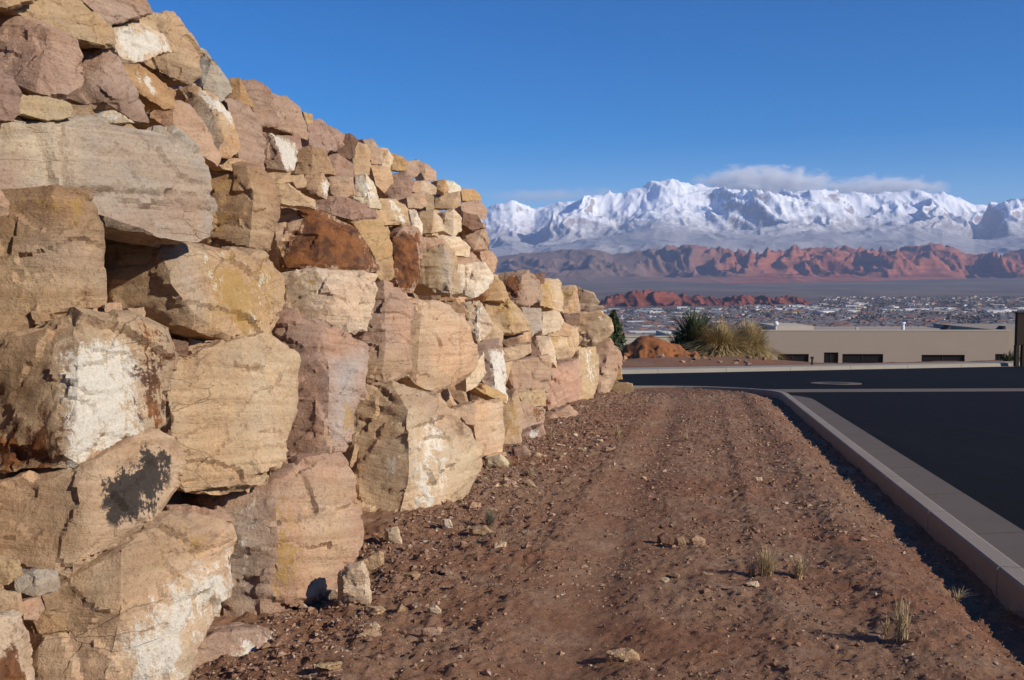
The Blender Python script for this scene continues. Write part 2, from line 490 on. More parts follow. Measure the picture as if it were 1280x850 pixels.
# ================================================================== THE BOULDER WALL
BATTER = 0.38
def surf_depth(x, y):
    """distance (Y) at which the ray through a pixel meets the leaning face of the wall"""
    r = ray(x, y)
    # X - xb(Y) + B*(Z - zg(Y)) = 0 with X = r0*Y, Z = CAMZ + r2*Y
    den = r[0] - XBS + BATTER * (r[2] + SLOPE)
    num = XB0 - BATTER * CAMZ
    t = num / den if den < -1e-4 else 99.0
    if t < 0: t = 99.0
    return min(t, WEND + 0.2)
PAL = dict(
    tan=(0.55, 0.405, 0.245), sand=(0.61, 0.445, 0.285), pink=(0.525, 0.365, 0.25), purple=(0.39, 0.265, 0.20), mauve=(0.455, 0.325, 0.24),
    cream=(0.70, 0.575, 0.40), white=(0.79, 0.71, 0.57), ochre=(0.54, 0.365, 0.185), grey=(0.50, 0.43, 0.34), rust=(0.16, 0.065, 0.03),
    brown=(0.24, 0.155, 0.105), dull=(0.42, 0.30, 0.18), blue=(0.48, 0.455, 0.425))
def poly_mask(Q, poly, soft):
    """1 inside the pixel polygon, 0 outside, soft edge"""
    poly = np.asarray(poly, float); n = len(poly)
    inside = np.zeros(len(Q), bool); dist = np.full(len(Q), 1e9)
    for k in range(n):
        a, b = poly[k], poly[(k + 1) % n]
        c = ((a[1] > Q[:, 1]) != (b[1] > Q[:, 1])) & (Q[:, 0] < (b[0] - a[0]) * (Q[:, 1] - a[1]) / (b[1] - a[1] + 1e-9) + a[0])
        inside ^= c
        ab = b - a; tpar = np.clip(((Q - a) @ ab) / (ab @ ab + 1e-9), 0, 1)
        dist = np.minimum(dist, np.linalg.norm(Q - (a + tpar[:, None] * ab), axis=1))
    sd = np.where(inside, -dist, dist)
    return np.clip(0.5 - sd / (2 * soft), 0, 1)
def hull_bm(pts):
    bm = bmesh.new()
    for p in pts: bm.verts.new(tuple(map(float, p)))
    res = bmesh.ops.convex_hull(bm, input=bm.verts[:])
    bmesh.ops.delete(bm, geom=list({g for g in res['geom_interior'] if isinstance(g, bmesh.types.BMVert)}), context='VERTS')
    lo = [v for v in bm.verts if not v.link_faces]
    if lo: bmesh.ops.delete(bm, geom=lo, context='VERTS')
    return bm
def chip(bm, S, rnd, n, d0, d1):
    """shear n corners off a convex block"""
    for _ in range(n):
        d = Vector((rnd.uniform(-0.5, 1), rnd.uniform(-1, 0.3), rnd.uniform(-0.8, 0.9))).normalized()
        m = max(v.co.dot(d) for v in bm.verts)
        geom = bm.verts[:] + bm.edges[:] + bm.faces[:]
        bmesh.ops.bisect_plane(bm, geom=geom, plane_co=d * (m - rnd.uniform(d0, d1) * S), plane_no=d, clear_outer=True)
        pts = [v.co.copy() for v in bm.verts]; bm.free(); bm = hull_bm(pts)
    return bm
def remeshed(bm, vox):
    me = bpy.data.meshes.new('tmp'); bm.to_mesh(me); bm.free()
    o = bpy.data.objects.new('tmp', me); COL.objects.link(o)
    md = o.modifiers.new('r', 'REMESH'); md.mode = 'SHARP'; md.sharpness = 1.0; md.scale = 0.92; md.use_remove_disconnected = False
    dim = max((max(v.co[k] for v in me.vertices) - min(v.co[k] for v in me.vertices)) for k in range(3))
    md.octree_depth = int(np.clip(round(math.log2(dim / 0.92 / vox)), 4, 6))
    dg = bpy.context.evaluated_depsgraph_get(); dg.update()
    new = bpy.data.meshes.new_from_object(o.evaluated_get(dg))
    bpy.data.objects.remove(o); bpy.data.meshes.remove(me)
    return new
NROCK = [0, 0]
def finish_rock(name, bm, S, vox, color, rnd, parent=None, stains_and_shade=(), rough=1.0, bedtilt=0.12, soft=None, depth=None, origin=None):
    me = remeshed(bm, vox); me.name = name
    n = len(me.vertices); co = np.empty(n * 3, np.float32); me.vertices.foreach_get('co', co); co = co.reshape(-1, 3).astype(float)
    no = np.empty(n * 3, np.float32); me.vertices.foreach_get('normal', no); no = no.reshape(-1, 3).astype(float)
    off = np.array([rnd.uniform(0, 60) for _ in range(3)])
    ax = np.array([rnd.gauss(0, bedtilt), rnd.gauss(0, bedtilt), 1.0]); ax /= np.linalg.norm(ax)
    P = co + off
    b = co @ ax
    d = 0.014 * S * perlin(P * (1.7 / S)) + 0.007 * S * fbm(P * (4.5 / S), 3)
    # broken facets: the face is split into cells, each a little tilted and set back, with crisp steps between
    g = np.random.default_rng(rnd.randrange(1 << 30))
    wob = np.stack([perlin(P * (3.0 / S) + 11 * k) for k in range(3)], 1) * 0.05 * S + np.stack([perlin(P * (14.0 / S) + 7 * k) for k in range(3)], 1) * 0.012 * S
    Pw = (co + wob) * np.array([1, 1, 1.35])
    for K, amp, tl in ((7, 0.010, 0.03), (26, 0.011, 0.09), (80, 0.006, 0.11)):
        seeds = co[g.integers(0, n, K)] * np.array([1, 1, 1.35])
        best = np.full(n, 1e9); ci = np.zeros(n, int)
        for q in range(K):
            dq = ((Pw - seeds[q]) ** 2).sum(1); m = dq < best; best[m] = dq[m]; ci[m] = q
        offs = g.uniform(-1, 0.5, K) * amp * S * (g.random(K) < 0.7)
        grad = g.normal(0, tl, (K, 3))
        tlt = np.einsum('ij,ij->i', Pw - seeds[ci], grad[ci]) * 0.6
        d += offs[ci] + np.clip(tlt, -0.03 * S, 0.03 * S)
    # bedding: ledges that follow the layers, on some stretches only
    lay = perlin(np.stack([P[:, 0] * 0.5, P[:, 1] * 0.5, (b + off[2]) * 12.0], 1))
    d += 0.014 * min(S, 0.9) * smooth(-0.02, 0.05, lay) * smooth(-0.02, 0.15, perlin(P * (1.5 / S) + 5.5))
    d += 0.004 * fbm(P * 13.0, 3) * min(1.0, S / 0.5)
    # straight fractures that run part of the way across
    for q in range(3):
        nv = g.normal(size=3) * np.array([1, 1, 0.6]) if q else ax + g.normal(0, 0.08, 3)
        nv /= np.linalg.norm(nv); p0 = co[g.integers(0, n)]
        dist = np.abs((co + 0.6 * wob - p0) @ nv)
        d -= 0.035 * S * np.clip(1 - dist / max(0.014 * S, 1.2 * vox), 0, 1) * smooth(-0.02, 0.10, perlin(P * (1.3 / S) + 71.0 + 5 * q))
    co = co + no * (d * rough)[:, None]
    if origin is not None: co_l = co - np.asarray(origin)
    else: co_l = co
    me.vertices.foreach_set('co', co_l.astype(np.float32).ravel())
    base = np.array(color) * (1 + np.array([rnd.uniform(-0.03, 0.03) for _ in range(3)])) * rnd.uniform(0.93, 1.05)
    ca = np.repeat(np.append(base, 1.0)[None, :], n, 0)
    stv = np.zeros((n, 4))
    if stains_and_shade:
        Q = project(co)
        for s in stains_and_shade:
            kind, poly = s[0], s[1]; k = s[2] if len(s) > 2 else 1.0
            m = poly_mask(Q, poly, soft or 5.0) * k
            ch = {'white': 0, 'rust': 1, 'dark': 2, 'ochre': 3}.get(kind)
            if ch is not None: stv[:, ch] = np.maximum(stv[:, ch], m)
            else: ca[:, :3] += (np.array(PAL[kind]) - ca[:, :3]) * m[:, None]
    # colour also drifts from place to place on every block
    a = me.attributes.new('ca', 'FLOAT_COLOR', 'POINT'); a.data.foreach_set('color', ca.astype(np.float32).ravel())
    a = me.attributes.new('st', 'FLOAT_COLOR', 'POINT'); a.data.foreach_set('color', stv.astype(np.float32).ravel())
    u1 = np.cross(ax, [1, 0, 0]); u1 /= np.linalg.norm(u1); u2 = np.cross(ax, u1)
    bv = np.stack([co @ u1, co @ u2, b], 1) + off
    a = me.attributes.new('bed', 'FLOAT_VECTOR', 'POINT'); a.data.foreach_set('vector', bv.astype(np.float32).ravel())
    me.materials.clear(); me.materials.append(M['rock']); me.shade_smooth(); me.set_sharp_from_angle(angle=math.radians(27))
    o = link(bpy.data.objects.new(name, me), parent)
    if origin is not None: o.location = tuple(origin)
    NROCK[0] += 1; NROCK[1] += len(me.polygons)
    return o
wall = empty('boulder_wall', (float(xb(12)), 12.0, zg(12)))
tag(wall, 'tall leaning retaining wall of stacked tan, pink and cream sandstone boulders', 'stone wall')
_cnt = [0]
def stone(pts, color='tan', pull=0.0, bulge=0.075, arris=None, ridge=None, stains_and_shade=(), thick=0.75, chips=3, inset=0.90, rough=1.0, label=None, bed=0.12, grow=1.06):
    """one boulder of the wall; pts is its outline in photo pixels, its distance that of the wall face there"""
    _cnt[0] += 1
    rnd = random.Random(100 + _cnt[0])
    pts = np.array(pts, float); c = pts.mean(0)
    pts = c + (pts - c) * grow
    area = 0.5 * abs(np.sum(pts[:, 0] * np.roll(pts[:, 1], -1) - np.roll(pts[:, 0], -1) * pts[:, 1]))
    t0 = np.array([surf_depth(*p) for p in pts]); tc = float(np.mean(t0))
    S = math.sqrt(area) / F * tc
    ext = max(np.ptp(pts[:, 0]), np.ptp(pts[:, 1])) / F * tc
    if ridge:
        rr = sorted(ridge, key=lambda q: -q[2])[:3]; xr = float(np.mean([q[0] for q in rr]))
    elif arris is not None: xr = arris
    elif rnd.random() < 0.7: xr = pts[:, 0].min() + np.ptp(pts[:, 0]) * rnd.uniform(0.30, 0.70)
    else: xr = None
    dev = t0 - tc; md = np.abs(dev).max()
    k = min(1.0, 0.50 * ext / max(md, 1e-6))
    turnb = rnd.uniform(-0.15, 0.22)
    def depth(p):
        """follow the wall face right of the arris; left of it the block turns to face down the road"""
        t = tc + k * (surf_depth(*p) - tc)
        if xr is not None and p[0] < xr:
            ta = tc + k * (surf_depth(xr, p[1]) - tc)
            t = ta + turnb * (xr - p[0]) / F * tc
        return t
    cen = np.array([0, 0, CAMZ])
    def at(p, t): return cen + ray(*p) * t
    front = []
    ring = []
    pull = pull + 0.10
    for p in pts:
        t = depth(p) - (pull + rnd.uniform(-0.03, 0.03)) * S
        ring.append(at(p, t))
    front += ring
    if ridge:
        for (x, y, w) in ridge: front.append(at((x, y), depth((x, y)) - (pull + w) * S))
        for p in pts:
            q = c + (p - c) * 0.9
            front.append(at(q, depth(q) - (pull + 0.05 + rnd.uniform(-0.01, 0.02)) * S))
    else:
        tilt = (rnd.uniform(-0.05, 0.05), rnd.uniform(-0.06, 0.10))
        for p in pts:
            f = max(inset, 0.86) * rnd.uniform(0.92, 1.05); q = c + (p - c) * f
            rel = (p - c) / math.sqrt(area)
            w = bulge * rnd.uniform(0.85, 1.15) + tilt[0] * rel[0] - tilt[1] * rel[1]
            front.append(at(q, depth(q) - (pull + w) * S))
    R3 = np.array(ring); cc = R3.mean(0)
    back = cc + (R3 - cc) * 0.86 + np.array([-0.78, 0.52, -0.06]) * thick * S
    bm = hull_bm(list(front) + list(back))
    if chips: bm = chip(bm, S, rnd, chips + 2, 0.008, 0.05)
    vox = max(S / 46.0, 1.9 * tc / F) if math.sqrt(area) > 60 else max(S / 22.0, 2.4 * tc / F)
    o = finish_rock('boulder', bm, S, vox, PAL[color], rnd, wall, stains_and_shade, rough, bed, soft=max(2.5, 0.13 * math.sqrt(area)))
    o.location = -Vector(wall.location)
    if label: o['label'] = label
    return o

# ---- top of the near wall
stone([(-40, -60), (30, -60), (60, -20), (40, 2), (8, 10), (-40, 6)], 'tan')
stone([(60, -60), (150, -60), (185, -25), (170, -4), (95, -4), (62, -12)], 'pink')
stone([(8, 10), (50, -5), (95, -2), (118, 15), (135, 32), (143, 50), (136, 58), (95, 50), (57, 31), (30, 24)], 'tan', pull=0.28, bulge=0.10)
stone([(95, -8), (172, -8), (181, 0), (189, 17), (137, 32), (131, 18), (116, 8)], 'mauve', pull=0.2)
stone([(186, 18), (218, 16), (232, 35), (250, 68), (249, 93), (237, 104), (212, 98), (178, 84), (172, 76), (190, 40)], 'tan', pull=0.05, ridge=[(220, 60, 0.12), (205, 45, 0.16), (243, 95, 0.1), (180, 80, 0.14)], stains_and_shade=[('brown', [(176, 80), (215, 76), (245, 88), (237, 104), (205, 100)], 0.6)])
stone([(140, 36), (175, 30), (203, 42), (213, 64), (190, 68), (170, 79), (150, 76), (143, 58)], 'cream', pull=0.16, stains_and_shade=[('white', [(150, 36), (200, 42), (208, 60), (172, 76), (152, 66)])])
stone([(242, 52), (265, 72), (285, 100), (288, 115), (275, 125), (255, 112), (250, 92), (247, 65)], 'grey', stains_and_shade=[('rust', [(255, 68), (268, 74), (272, 84), (258, 80)], 0.7)])
stone([(-20, 6), (10, 11), (30, 24), (60, 36), (95, 51), (104, 80), (98, 110), (80, 123), (45, 116), (15, 106), (-20, 84)], 'pink', pull=0.02, bulge=0.06, stains_and_shade=[('purple', [(-20, 60), (60, 60), (90, 120), (-20, 110)], 0.6)])
stone([(94, 52), (125, 57), (148, 72), (160, 100), (183, 138), (185, 151), (160, 147), (130, 130), (105, 131), (80, 123), (86, 98)], 'mauve', pull=0.12, ridge=[(135, 112, 0.14), (110, 112, 0.12), (120, 70, 0.06), (150, 100, 0.1)], stains_and_shade=[('brown', [(95, 128), (140, 112), (185, 150), (150, 150)], 0.7)], bed=0.3)
stone([(152, 80), (175, 83), (200, 100), (219, 115), (216, 133), (205, 137), (175, 118), (158, 98)], 'ochre', pull=0.2, bulge=0.2, stains_and_shade=[('white', [(170, 92), (188, 96), (200, 118), (186, 116)], 0.75)])
stone([(20, 118), (60, 121), (88, 130), (91, 146), (60, 151), (22, 141)], 'tan', pull=0.0)
stone([(88, 131), (115, 133), (121, 150), (90, 149)], 'dull')
stone([(110, 133), (130, 131), (150, 142), (165, 153), (130, 155), (113, 151)], 'cream', pull=0.08, stains_and_shade=[('white', [(118, 132), (150, 142), (160, 152), (125, 150)], 0.6)])
stone([(-20, 78), (18, 98), (25, 120), (24, 142), (16, 150), (-20, 152)], 'purple')
stone([(140, 24), (190, 14), (198, 40), (150, 44)], 'tan', pull=-0.35)
# ---- second tier
stone([(-20, 148), (25, 142), (90, 149), (150, 152), (186, 158), (215, 166), (236, 182), (258, 207), (264, 260), (261, 290), (244, 300), (200, 293), (150, 281), (118, 268), (112, 246), (60, 240), (-20, 246)], 'grey', pull=0.13, bulge=0.07, inset=0.86, thick=0.6,
      stains_and_shade=[('cream', [(0, 148), (90, 152), (90, 215), (30, 225), (0, 190)], 0.7), ('mauve', [(200, 240), (262, 240), (255, 300), (150, 284), (160, 250)], 0.6), ('purple', [(-20, 205), (25, 205), (25, 246), (-20, 246)], 0.8)], label='broad flat-faced grey and cream boulder with a dark gap below')
stone([(185, 146), (215, 126), (236, 130), (258, 160), (275, 192), (270, 206), (240, 187), (214, 164)], 'pink', pull=-0.05)
stone([(225, 112), (246, 108), (268, 121), (288, 140), (297, 165), (300, 184), (286, 195), (270, 193), (255, 160), (239, 136)], 'tan', pull=0.06, ridge=[(262, 130, 0.12), (280, 175, 0.14), (292, 180, 0.1)], stains_and_shade=[('white', [(252, 116), (272, 124), (292, 148), (292, 160), (270, 140)], 0.8), ('grey', [(232, 118), (262, 128), (276, 180), (266, 188), (244, 140)], 0.8)])
stone([(282, 128), (300, 128), (318, 142), (330, 166), (329, 200), (315, 206), (298, 196), (299, 165), (288, 141)], 'mauve', pull=0.02)
stone([(266, 199), (300, 198), (316, 209), (302, 217), (276, 211)], 'sand', pull=0.05)
stone([(314, 208), (329, 196), (331, 221), (321, 222)], 'mauve')
stone([(283, 100), (300, 98), (318, 134), (300, 130), (283, 127)], 'ochre', pull=-0.1)
stone([(295, 102), (320, 99), (333, 107), (341, 120), (346, 140), (348, 157), (324, 159), (317, 138), (305, 116)], 'purple', pull=0.05)
stone([(338, 118), (360, 121), (375, 134), (385, 162), (385, 174), (370, 168), (345, 160), (340, 140)], 'mauve', pull=0.12)
stone([(326, 168), (341, 166), (365, 177), (372, 187), (369, 213), (360, 217), (329, 211)], 'mauve', pull=0.12, ridge=[(341, 167, 0.06), (350, 195, 0.1), (358, 215, 0.1)], stains_and_shade=[('white', [(340, 168), (365, 178), (371, 190), (368, 212), (359, 212), (350, 188)])])
stone([(352, 169), (375, 171), (377, 188), (366, 187)], 'purple')
stone([(379, 140), (391, 143), (391, 153), (383, 156)], 'ochre')
stone([(386, 153), (400, 150), (418, 160), (430, 168), (428, 181), (422, 189), (405, 190), (386, 182)], 'mauve')
stone([(425, 168), (438, 167), (447, 175), (443, 198), (425, 199), (420, 190)], 'brown', pull=0.08)
stone([(372, 188), (390, 183), (406, 187), (418, 218), (390, 220), (368, 217)], 'dull', pull=0.1, bed=0.05)
stone([(409, 194), (422, 193), (441, 205), (442, 223), (418, 221)], 'purple')
stone([(442, 178), (457, 180), (464, 193), (462, 219), (443, 219), (440, 200)], 'tan', pull=0.05)
stone([(329, 215), (362, 215), (366, 228), (345, 229), (331, 225)], 'tan', pull=0.16, rough=1.3)
stone([(362, 220), (380, 218), (384, 233), (370, 236)], 'tan', pull=0.16)
stone([(381, 220), (402, 217), (412, 230), (408, 248), (395, 244), (381, 236)], 'tan', pull=0.14, stains_and_shade=[('white', [(402, 222), (412, 230), (408, 247), (402, 244)], 0.7)])
stone([(410, 222), (440, 221), (443, 243), (423, 249), (411, 241)], 'pink', pull=0.05)
stone([(443, 220), (457, 218), (467, 228), (471, 245), (476, 261), (462, 259), (442, 249)], 'cream', pull=0.05, stains_and_shade=[('white', [(446, 222), (462, 224), (468, 246), (452, 246)], 0.6)])
stone([(453, 174), (467, 173), (474, 185), (476, 205), (465, 204), (461, 190)], 'pink')
stone([(473, 185), (485, 186), (491, 197), (489, 211), (477, 209)], 'cream', stains_and_shade=[('ochre', [(480, 186), (488, 192), (486, 208), (480, 204)], 0.6)])
stone([(463, 206), (488, 210), (491, 228), (480, 241), (470, 231)], 'tan')
stone([(488, 192), (503, 195), (510, 203), (507, 214), (490, 212)], 'ochre')
stone([(486, 217), (508, 213), (517, 226), (513, 245), (496, 251), (479, 244)], 'purple', pull=0.14)
stone([(507, 202), (522, 200), (525, 215), (515, 225), (509, 218)], 'mauve')
stone([(521, 200), (532, 204), (545, 214), (545, 225), (531, 226), (524, 212)], 'pink')
stone([(514, 226), (535, 226), (546, 235), (543, 243), (527, 243), (513, 238)], 'pink', stains_and_shade=[('cream', [(530, 226), (546, 234), (540, 243), (528, 236)], 0.8)])
stone([(546, 226), (557, 224), (561, 237), (555, 243), (546, 236)], 'ochre')
stone([(556, 226), (567, 227), (576, 234), (575, 242), (560, 242)], 'white')
stone([(543, 244), (574, 240), (577, 257), (565, 262), (543, 260)], 'tan', pull=0.16)
stone([(507, 245), (530, 241), (535, 257), (525, 261), (509, 260)], 'pink', pull=0.12)
stone([(530, 241), (541, 243), (543, 263), (533, 266)], 'dull')
stone([(576, 236), (592, 236), (601, 245), (600, 252), (579, 251)], 'ochre')
stone([(575, 254), (600, 250), (608, 262), (607, 273), (592, 275), (576, 263)], 'mauve', pull=0.05)
stone([(472, 250), (495, 249), (509, 262), (512, 281), (495, 279), (478, 280), (470, 264)], 'tan', pull=0.1, stains_and_shade=[('white', [(488, 252), (502, 260), (510, 279), (500, 278)], 0.8)])
stone([(511, 263), (521, 264), (528, 280), (527, 296), (516, 288)], 'white')
stone([(524, 265), (542, 263), (553, 275), (556, 288), (540, 291), (526, 293)], 'tan', pull=0.08, stains_and_shade=[('cream', [(544, 266), (553, 276), (555, 288), (546, 288)])])
stone([(555, 267), (567, 261), (576, 272), (577, 288), (567, 296), (554, 288)], 'cream', pull=0.05)
stone([(577, 264), (597, 269), (606, 285), (590, 288), (576, 281)], 'brown', rough=2.0)
stone([(579, 281), (605, 279), (611, 297), (613, 313), (592, 314), (581, 301)], 'pink')
stone([(596, 312), (615, 314), (621, 325), (618, 341), (604, 331)], 'pink')
stone([(544, 294), (575, 296), (588, 310), (586, 321), (566, 319), (553, 308)], 'cream', pull=0.05)
stone([(526, 296), (556, 299), (564, 311), (545, 315), (529, 311)], 'pink')
# ---- middle band
stone([(338, 229), (360, 229), (372, 240), (391, 250), (394, 261), (350, 254)], 'sand', pull=0.0)
stone([(388, 250), (412, 245), (436, 247), (467, 261), (470, 272), (440, 277), (415, 270), (394, 259)], 'purple', pull=0.0)
stone([(450, 262), (472, 262), (482, 280), (462, 283), (446, 278)], 'ochre')
stone([(254, 206), (264, 200), (290, 210), (320, 212), (340, 228), (348, 250), (343, 290), (336, 308), (312, 320), (285, 309), (262, 301), (263, 260)], 'dull', pull=0.05, bulge=0.10, stains_and_shade=[('ochre', [(262, 215), (300, 222), (300, 300), (268, 296)], 0.42), ('tan', [(300, 215), (340, 230), (340, 300), (304, 300)], 0.7)])
stone([(341, 253), (377, 251), (402, 265), (441, 282), (463, 308), (473, 335), (455, 340), (397, 340), (355, 337), (344, 312), (340, 285)], 'pink', pull=0.10, bulge=0.08, inset=0.84,
      stains_and_shade=[('rust', [(378, 254), (402, 266), (442, 284), (462, 310), (468, 336), (400, 336), (355, 334), (362, 306), (378, 290)], 1.25), ('white', [(444, 292), (456, 300), (470, 334), (450, 336), (446, 312)], 0.62), ('ochre', [(346, 300), (372, 310), (390, 334), (352, 334)], 0.6)], label='boulder with a rust-brown varnished face')
stone([(440, 277), (470, 270), (487, 292), (491, 320), (472, 328), (460, 307)], 'ochre', pull=0.0)
stone([(471, 327), (490, 321), (493, 346), (480, 353), (470, 343)], 'ochre', pull=0.02, stains_and_shade=[('brown', [(478, 330), (492, 330), (490, 348), (480, 350)], 0.6)])
stone([(489, 293), (505, 281), (521, 287), (527, 300), (525, 342), (516, 363), (497, 363), (491, 350)], 'mauve', pull=0.12, bulge=0.12, inset=0.85, stains_and_shade=[('rust', [(490, 293), (523, 293), (524, 342), (515, 361), (497, 361)], 1.15), ('white', [(491, 296), (499, 296), (497, 312)], 0.7)], label='upright rust-brown boulder')
stone([(525, 312), (555, 306), (571, 322), (573, 365), (562, 369), (548, 365), (527, 357), (524, 337)], 'tan', pull=0.16, ridge=[(553, 309, 0.05), (561, 330, 0.14), (562, 366, 0.12), (545, 345, 0.12), (530, 330, 0.06)], stains_and_shade=[('grey', [(552, 310), (562, 316), (566, 366), (556, 366)], 1.0)])
stone([(569, 318), (590, 315), (603, 328), (586, 333), (571, 330)], 'mauve')
stone([(571, 330), (605, 329), (617, 345), (609, 361), (592, 371), (574, 366), (570, 346)], 'white', pull=0.14, bulge=0.10, label='smooth pale cream boulder')
stone([(604, 361), (617, 345), (627, 352), (637, 372), (630, 378), (606, 376)], 'ochre', pull=0.04)
stone([(128, 303), (150, 301), (200, 300), (240, 310), (300, 318), (340, 320), (353, 340), (353, 375), (346, 405), (330, 420), (285, 421), (240, 412), (195, 388), (160, 382), (140, 372), (130, 340)], 'tan', pull=-0.05, thick=0.6, ridge=[(204, 303, 0.10), (222, 352, 0.16), (248, 396, 0.12), (320, 330, 0.08), (335, 400, 0.1), (150, 330, -0.02)],
      stains_and_shade=[('dull', [(128, 300), (200, 300), (225, 360), (240, 400), (130, 380)], 0.9), ('grey', [(204, 304), (245, 312), (250, 390), (222, 352)], 0.9), ('ochre', [(250, 320), (352, 335), (346, 405), (330, 418), (255, 405)], 0.62), ('white', [(255, 318), (272, 318), (270, 350), (262, 400), (255, 370)], 0.45), ('white', [(320, 345), (332, 350), (330, 420), (322, 420)], 0.5)], label='boulder with ochre and white streaked face')  # left face's shade put into the colour as a dull patch
stone([(350, 342), (395, 337), (468, 341), (467, 370), (457, 413), (435, 415), (410, 409), (380, 401), (356, 393), (353, 362)], 'cream', pull=0.13, ridge=[(368, 344, 0.03), (383, 370, 0.10), (402, 404, 0.10), (460, 346, 0.1), (450, 410, 0.12), (420, 375, 0.12)], stains_and_shade=[('dull', [(352, 340), (366, 343), (400, 408), (354, 396)], 0.8), ('ochre', [(376, 345), (392, 345), (392, 360), (378, 360)], 0.7)], label='pale cream block with a flat face')
# ---- left edge and lower tiers
stone([(-20, 246), (30, 240), (70, 237), (110, 241), (117, 262), (125, 300), (130, 340), (131, 375), (120, 385), (95, 391), (40, 405), (-20, 420)], 'dull', pull=0.05, bulge=0.05, inset=0.88, stains_and_shade=[('tan', [(-20, 300), (60, 330), (130, 345), (131, 380), (-20, 415)], 0.8), ('ochre', [(20, 245), (112, 243), (110, 280), (60, 270)], 0.45), ('grey', [(40, 285), (120, 300), (125, 350), (30, 340)], 0.5)])
stone([(-20, 424), (40, 410), (95, 396), (150, 396), (182, 400), (206, 412), (209, 440), (208, 500), (204, 528), (170, 548), (140, 562), (110, 578), (80, 590), (40, 587), (-20, 586)], 'dull', pull=0.12, thick=0.6, ridge=[(86, 428, 0.12), (82, 520, 0.13), (80, 588, 0.10), (185, 420, 0.03), (190, 525, 0.05), (20, 440, 0.0)],
      stains_and_shade=[('cream', [(86, 425), (205, 415), (204, 528), (82, 588)], 0.8), ('white', [(84, 440), (172, 428), (170, 545), (140, 560), (82, 586)], 0.85), ('rust', [(172, 410), (204, 412), (204, 500), (196, 525), (178, 515)], 0.75), ('rust', [(-20, 545), (40, 535), (78, 505), (80, 560), (75, 586), (-20, 584)], 0.72), ('ochre', [(72, 470), (86, 450), (86, 500), (74, 500)], 0.6), ('sand', [(-20, 424), (95, 398), (180, 402), (90, 425), (-20, 446)], 0.8)], label='large block with a white face and a rust streak')  # dull base holds some of the left face's shade; white and rust are real
stone([(207, 456), (240, 442), (300, 428), (340, 427), (362, 437), (369, 455), (366, 500), (356, 560), (336, 605), (310, 613), (270, 616), (235, 613), (214, 598), (220, 560), (204, 530), (208, 500)], 'sand', pull=0.0, bulge=0.06, inset=0.86, stains_and_shade=[('cream', [(310, 430), (368, 440), (356, 560), (330, 600), (320, 520)], 0.5)], label='large smooth sand-coloured boulder')
stone([(332, 423), (350, 396), (374, 395), (400, 410), (440, 424), (458, 440), (453, 480), (441, 520), (431, 560), (415, 577), (385, 575), (355, 573), (358, 540), (368, 500), (366, 456)], 'pink', pull=0.04, ridge=[(412, 460, 0.12), (410, 520, 0.12), (440, 445, 0.08), (380, 440, 0.06), (398, 565, 0.06)],
      stains_and_shade=[('purple', [(332, 423), (350, 396), (375, 396), (400, 440), (372, 460)], 0.8), ('blue', [(420, 455), (456, 442), (446, 510), (430, 556), (408, 560), (412, 500)], 0.95), ('ochre', [(412, 540), (436, 512), (438, 524), (410, 556)], 0.6), ('brown', [(356, 540), (380, 530), (396, 566), (356, 572)], 0.6)])
stone([(460, 362), (480, 354), (497, 364), (514, 384), (508, 440), (511, 468), (482, 478), (455, 483), (446, 472), (455, 425)], 'pink', pull=0.03, bulge=0.08, stains_and_shade=[('mauve', [(460, 362), (500, 366), (500, 430), (458, 430)], 0.7), ('dull', [(448, 450), (510, 436), (511, 468), (450, 484)], 0.7)], bed=0.05)
stone([(498, 373), (525, 377), (552, 382), (582, 398), (591, 425), (597, 445), (592, 463), (572, 481), (545, 490), (520, 487), (507, 470), (503, 430)], 'sand', pull=0.10, bulge=0.16, stains_and_shade=[('dull', [(505, 462), (560, 470), (592, 460), (545, 492)], 0.6), ('dull', [(518, 425), (532, 425), (535, 460), (520, 460)], 0.6)])
stone([(-20, 613), (30, 611), (70, 592), (120, 573), (165, 548), (190, 539), (211, 552), (223, 568), (222, 590), (200, 630), (186, 656), (150, 667), (112, 692), (90, 716), (60, 721), (25, 701), (-20, 692)], 'sand', pull=0.05, ridge=[(105, 610, 0.08), (125, 660, 0.09), (95, 705, 0.06), (180, 560, 0.06), (30, 625, 0.0)],
      stains_and_shade=[('dark', [(186, 566), (200, 570), (198, 596), (178, 640), (146, 642), (134, 628), (138, 604), (165, 592)], 1.25), ('dull', [(-20, 620), (90, 600), (110, 640), (90, 710), (-20, 690)], 0.7), ('cream', [(200, 560), (222, 570), (190, 650), (180, 640)], 0.6)], label='tan boulder with a black lichen patch')
stone([(210, 632), (240, 632), (282, 641), (288, 652), (240, 646), (212, 641)], 'pink', pull=0.05)
stone([(58, 742), (110, 706), (150, 681), (190, 660), (214, 647), (277, 655), (291, 690), (286, 736), (271, 772), (241, 812), (224, 840), (210, 890), (40, 890), (44, 795), (80, 772)], 'sand', pull=0.10, ridge=[(270, 688, 0.05), (195, 722, 0.10), (150, 770, 0.10), (130, 850, 0.08), (250, 760, 0.05)],
      stains_and_shade=[('dull', [(60, 745), (210, 650), (260, 655), (190, 720), (150, 770), (90, 780)], 0.75), ('ochre', [(205, 660), (260, 660), (265, 690), (200, 712)], 0.35), ('white', [(285, 700), (284, 736), (236, 808), (215, 880), (140, 880), (150, 800), (200, 735)], 0.62), ('cream', [(150, 800), (285, 690), (210, 890), (130, 890)], 0.7)], label='long low boulder with a whitish lower face')
stone([(-20, 772), (25, 765), (36, 790), (46, 890), (-20, 890)], 'cream', pull=0.12, stains_and_shade=[('rust', [(-20, 822), (18, 806), (32, 850), (30, 890), (-20, 890)], 1.0)])
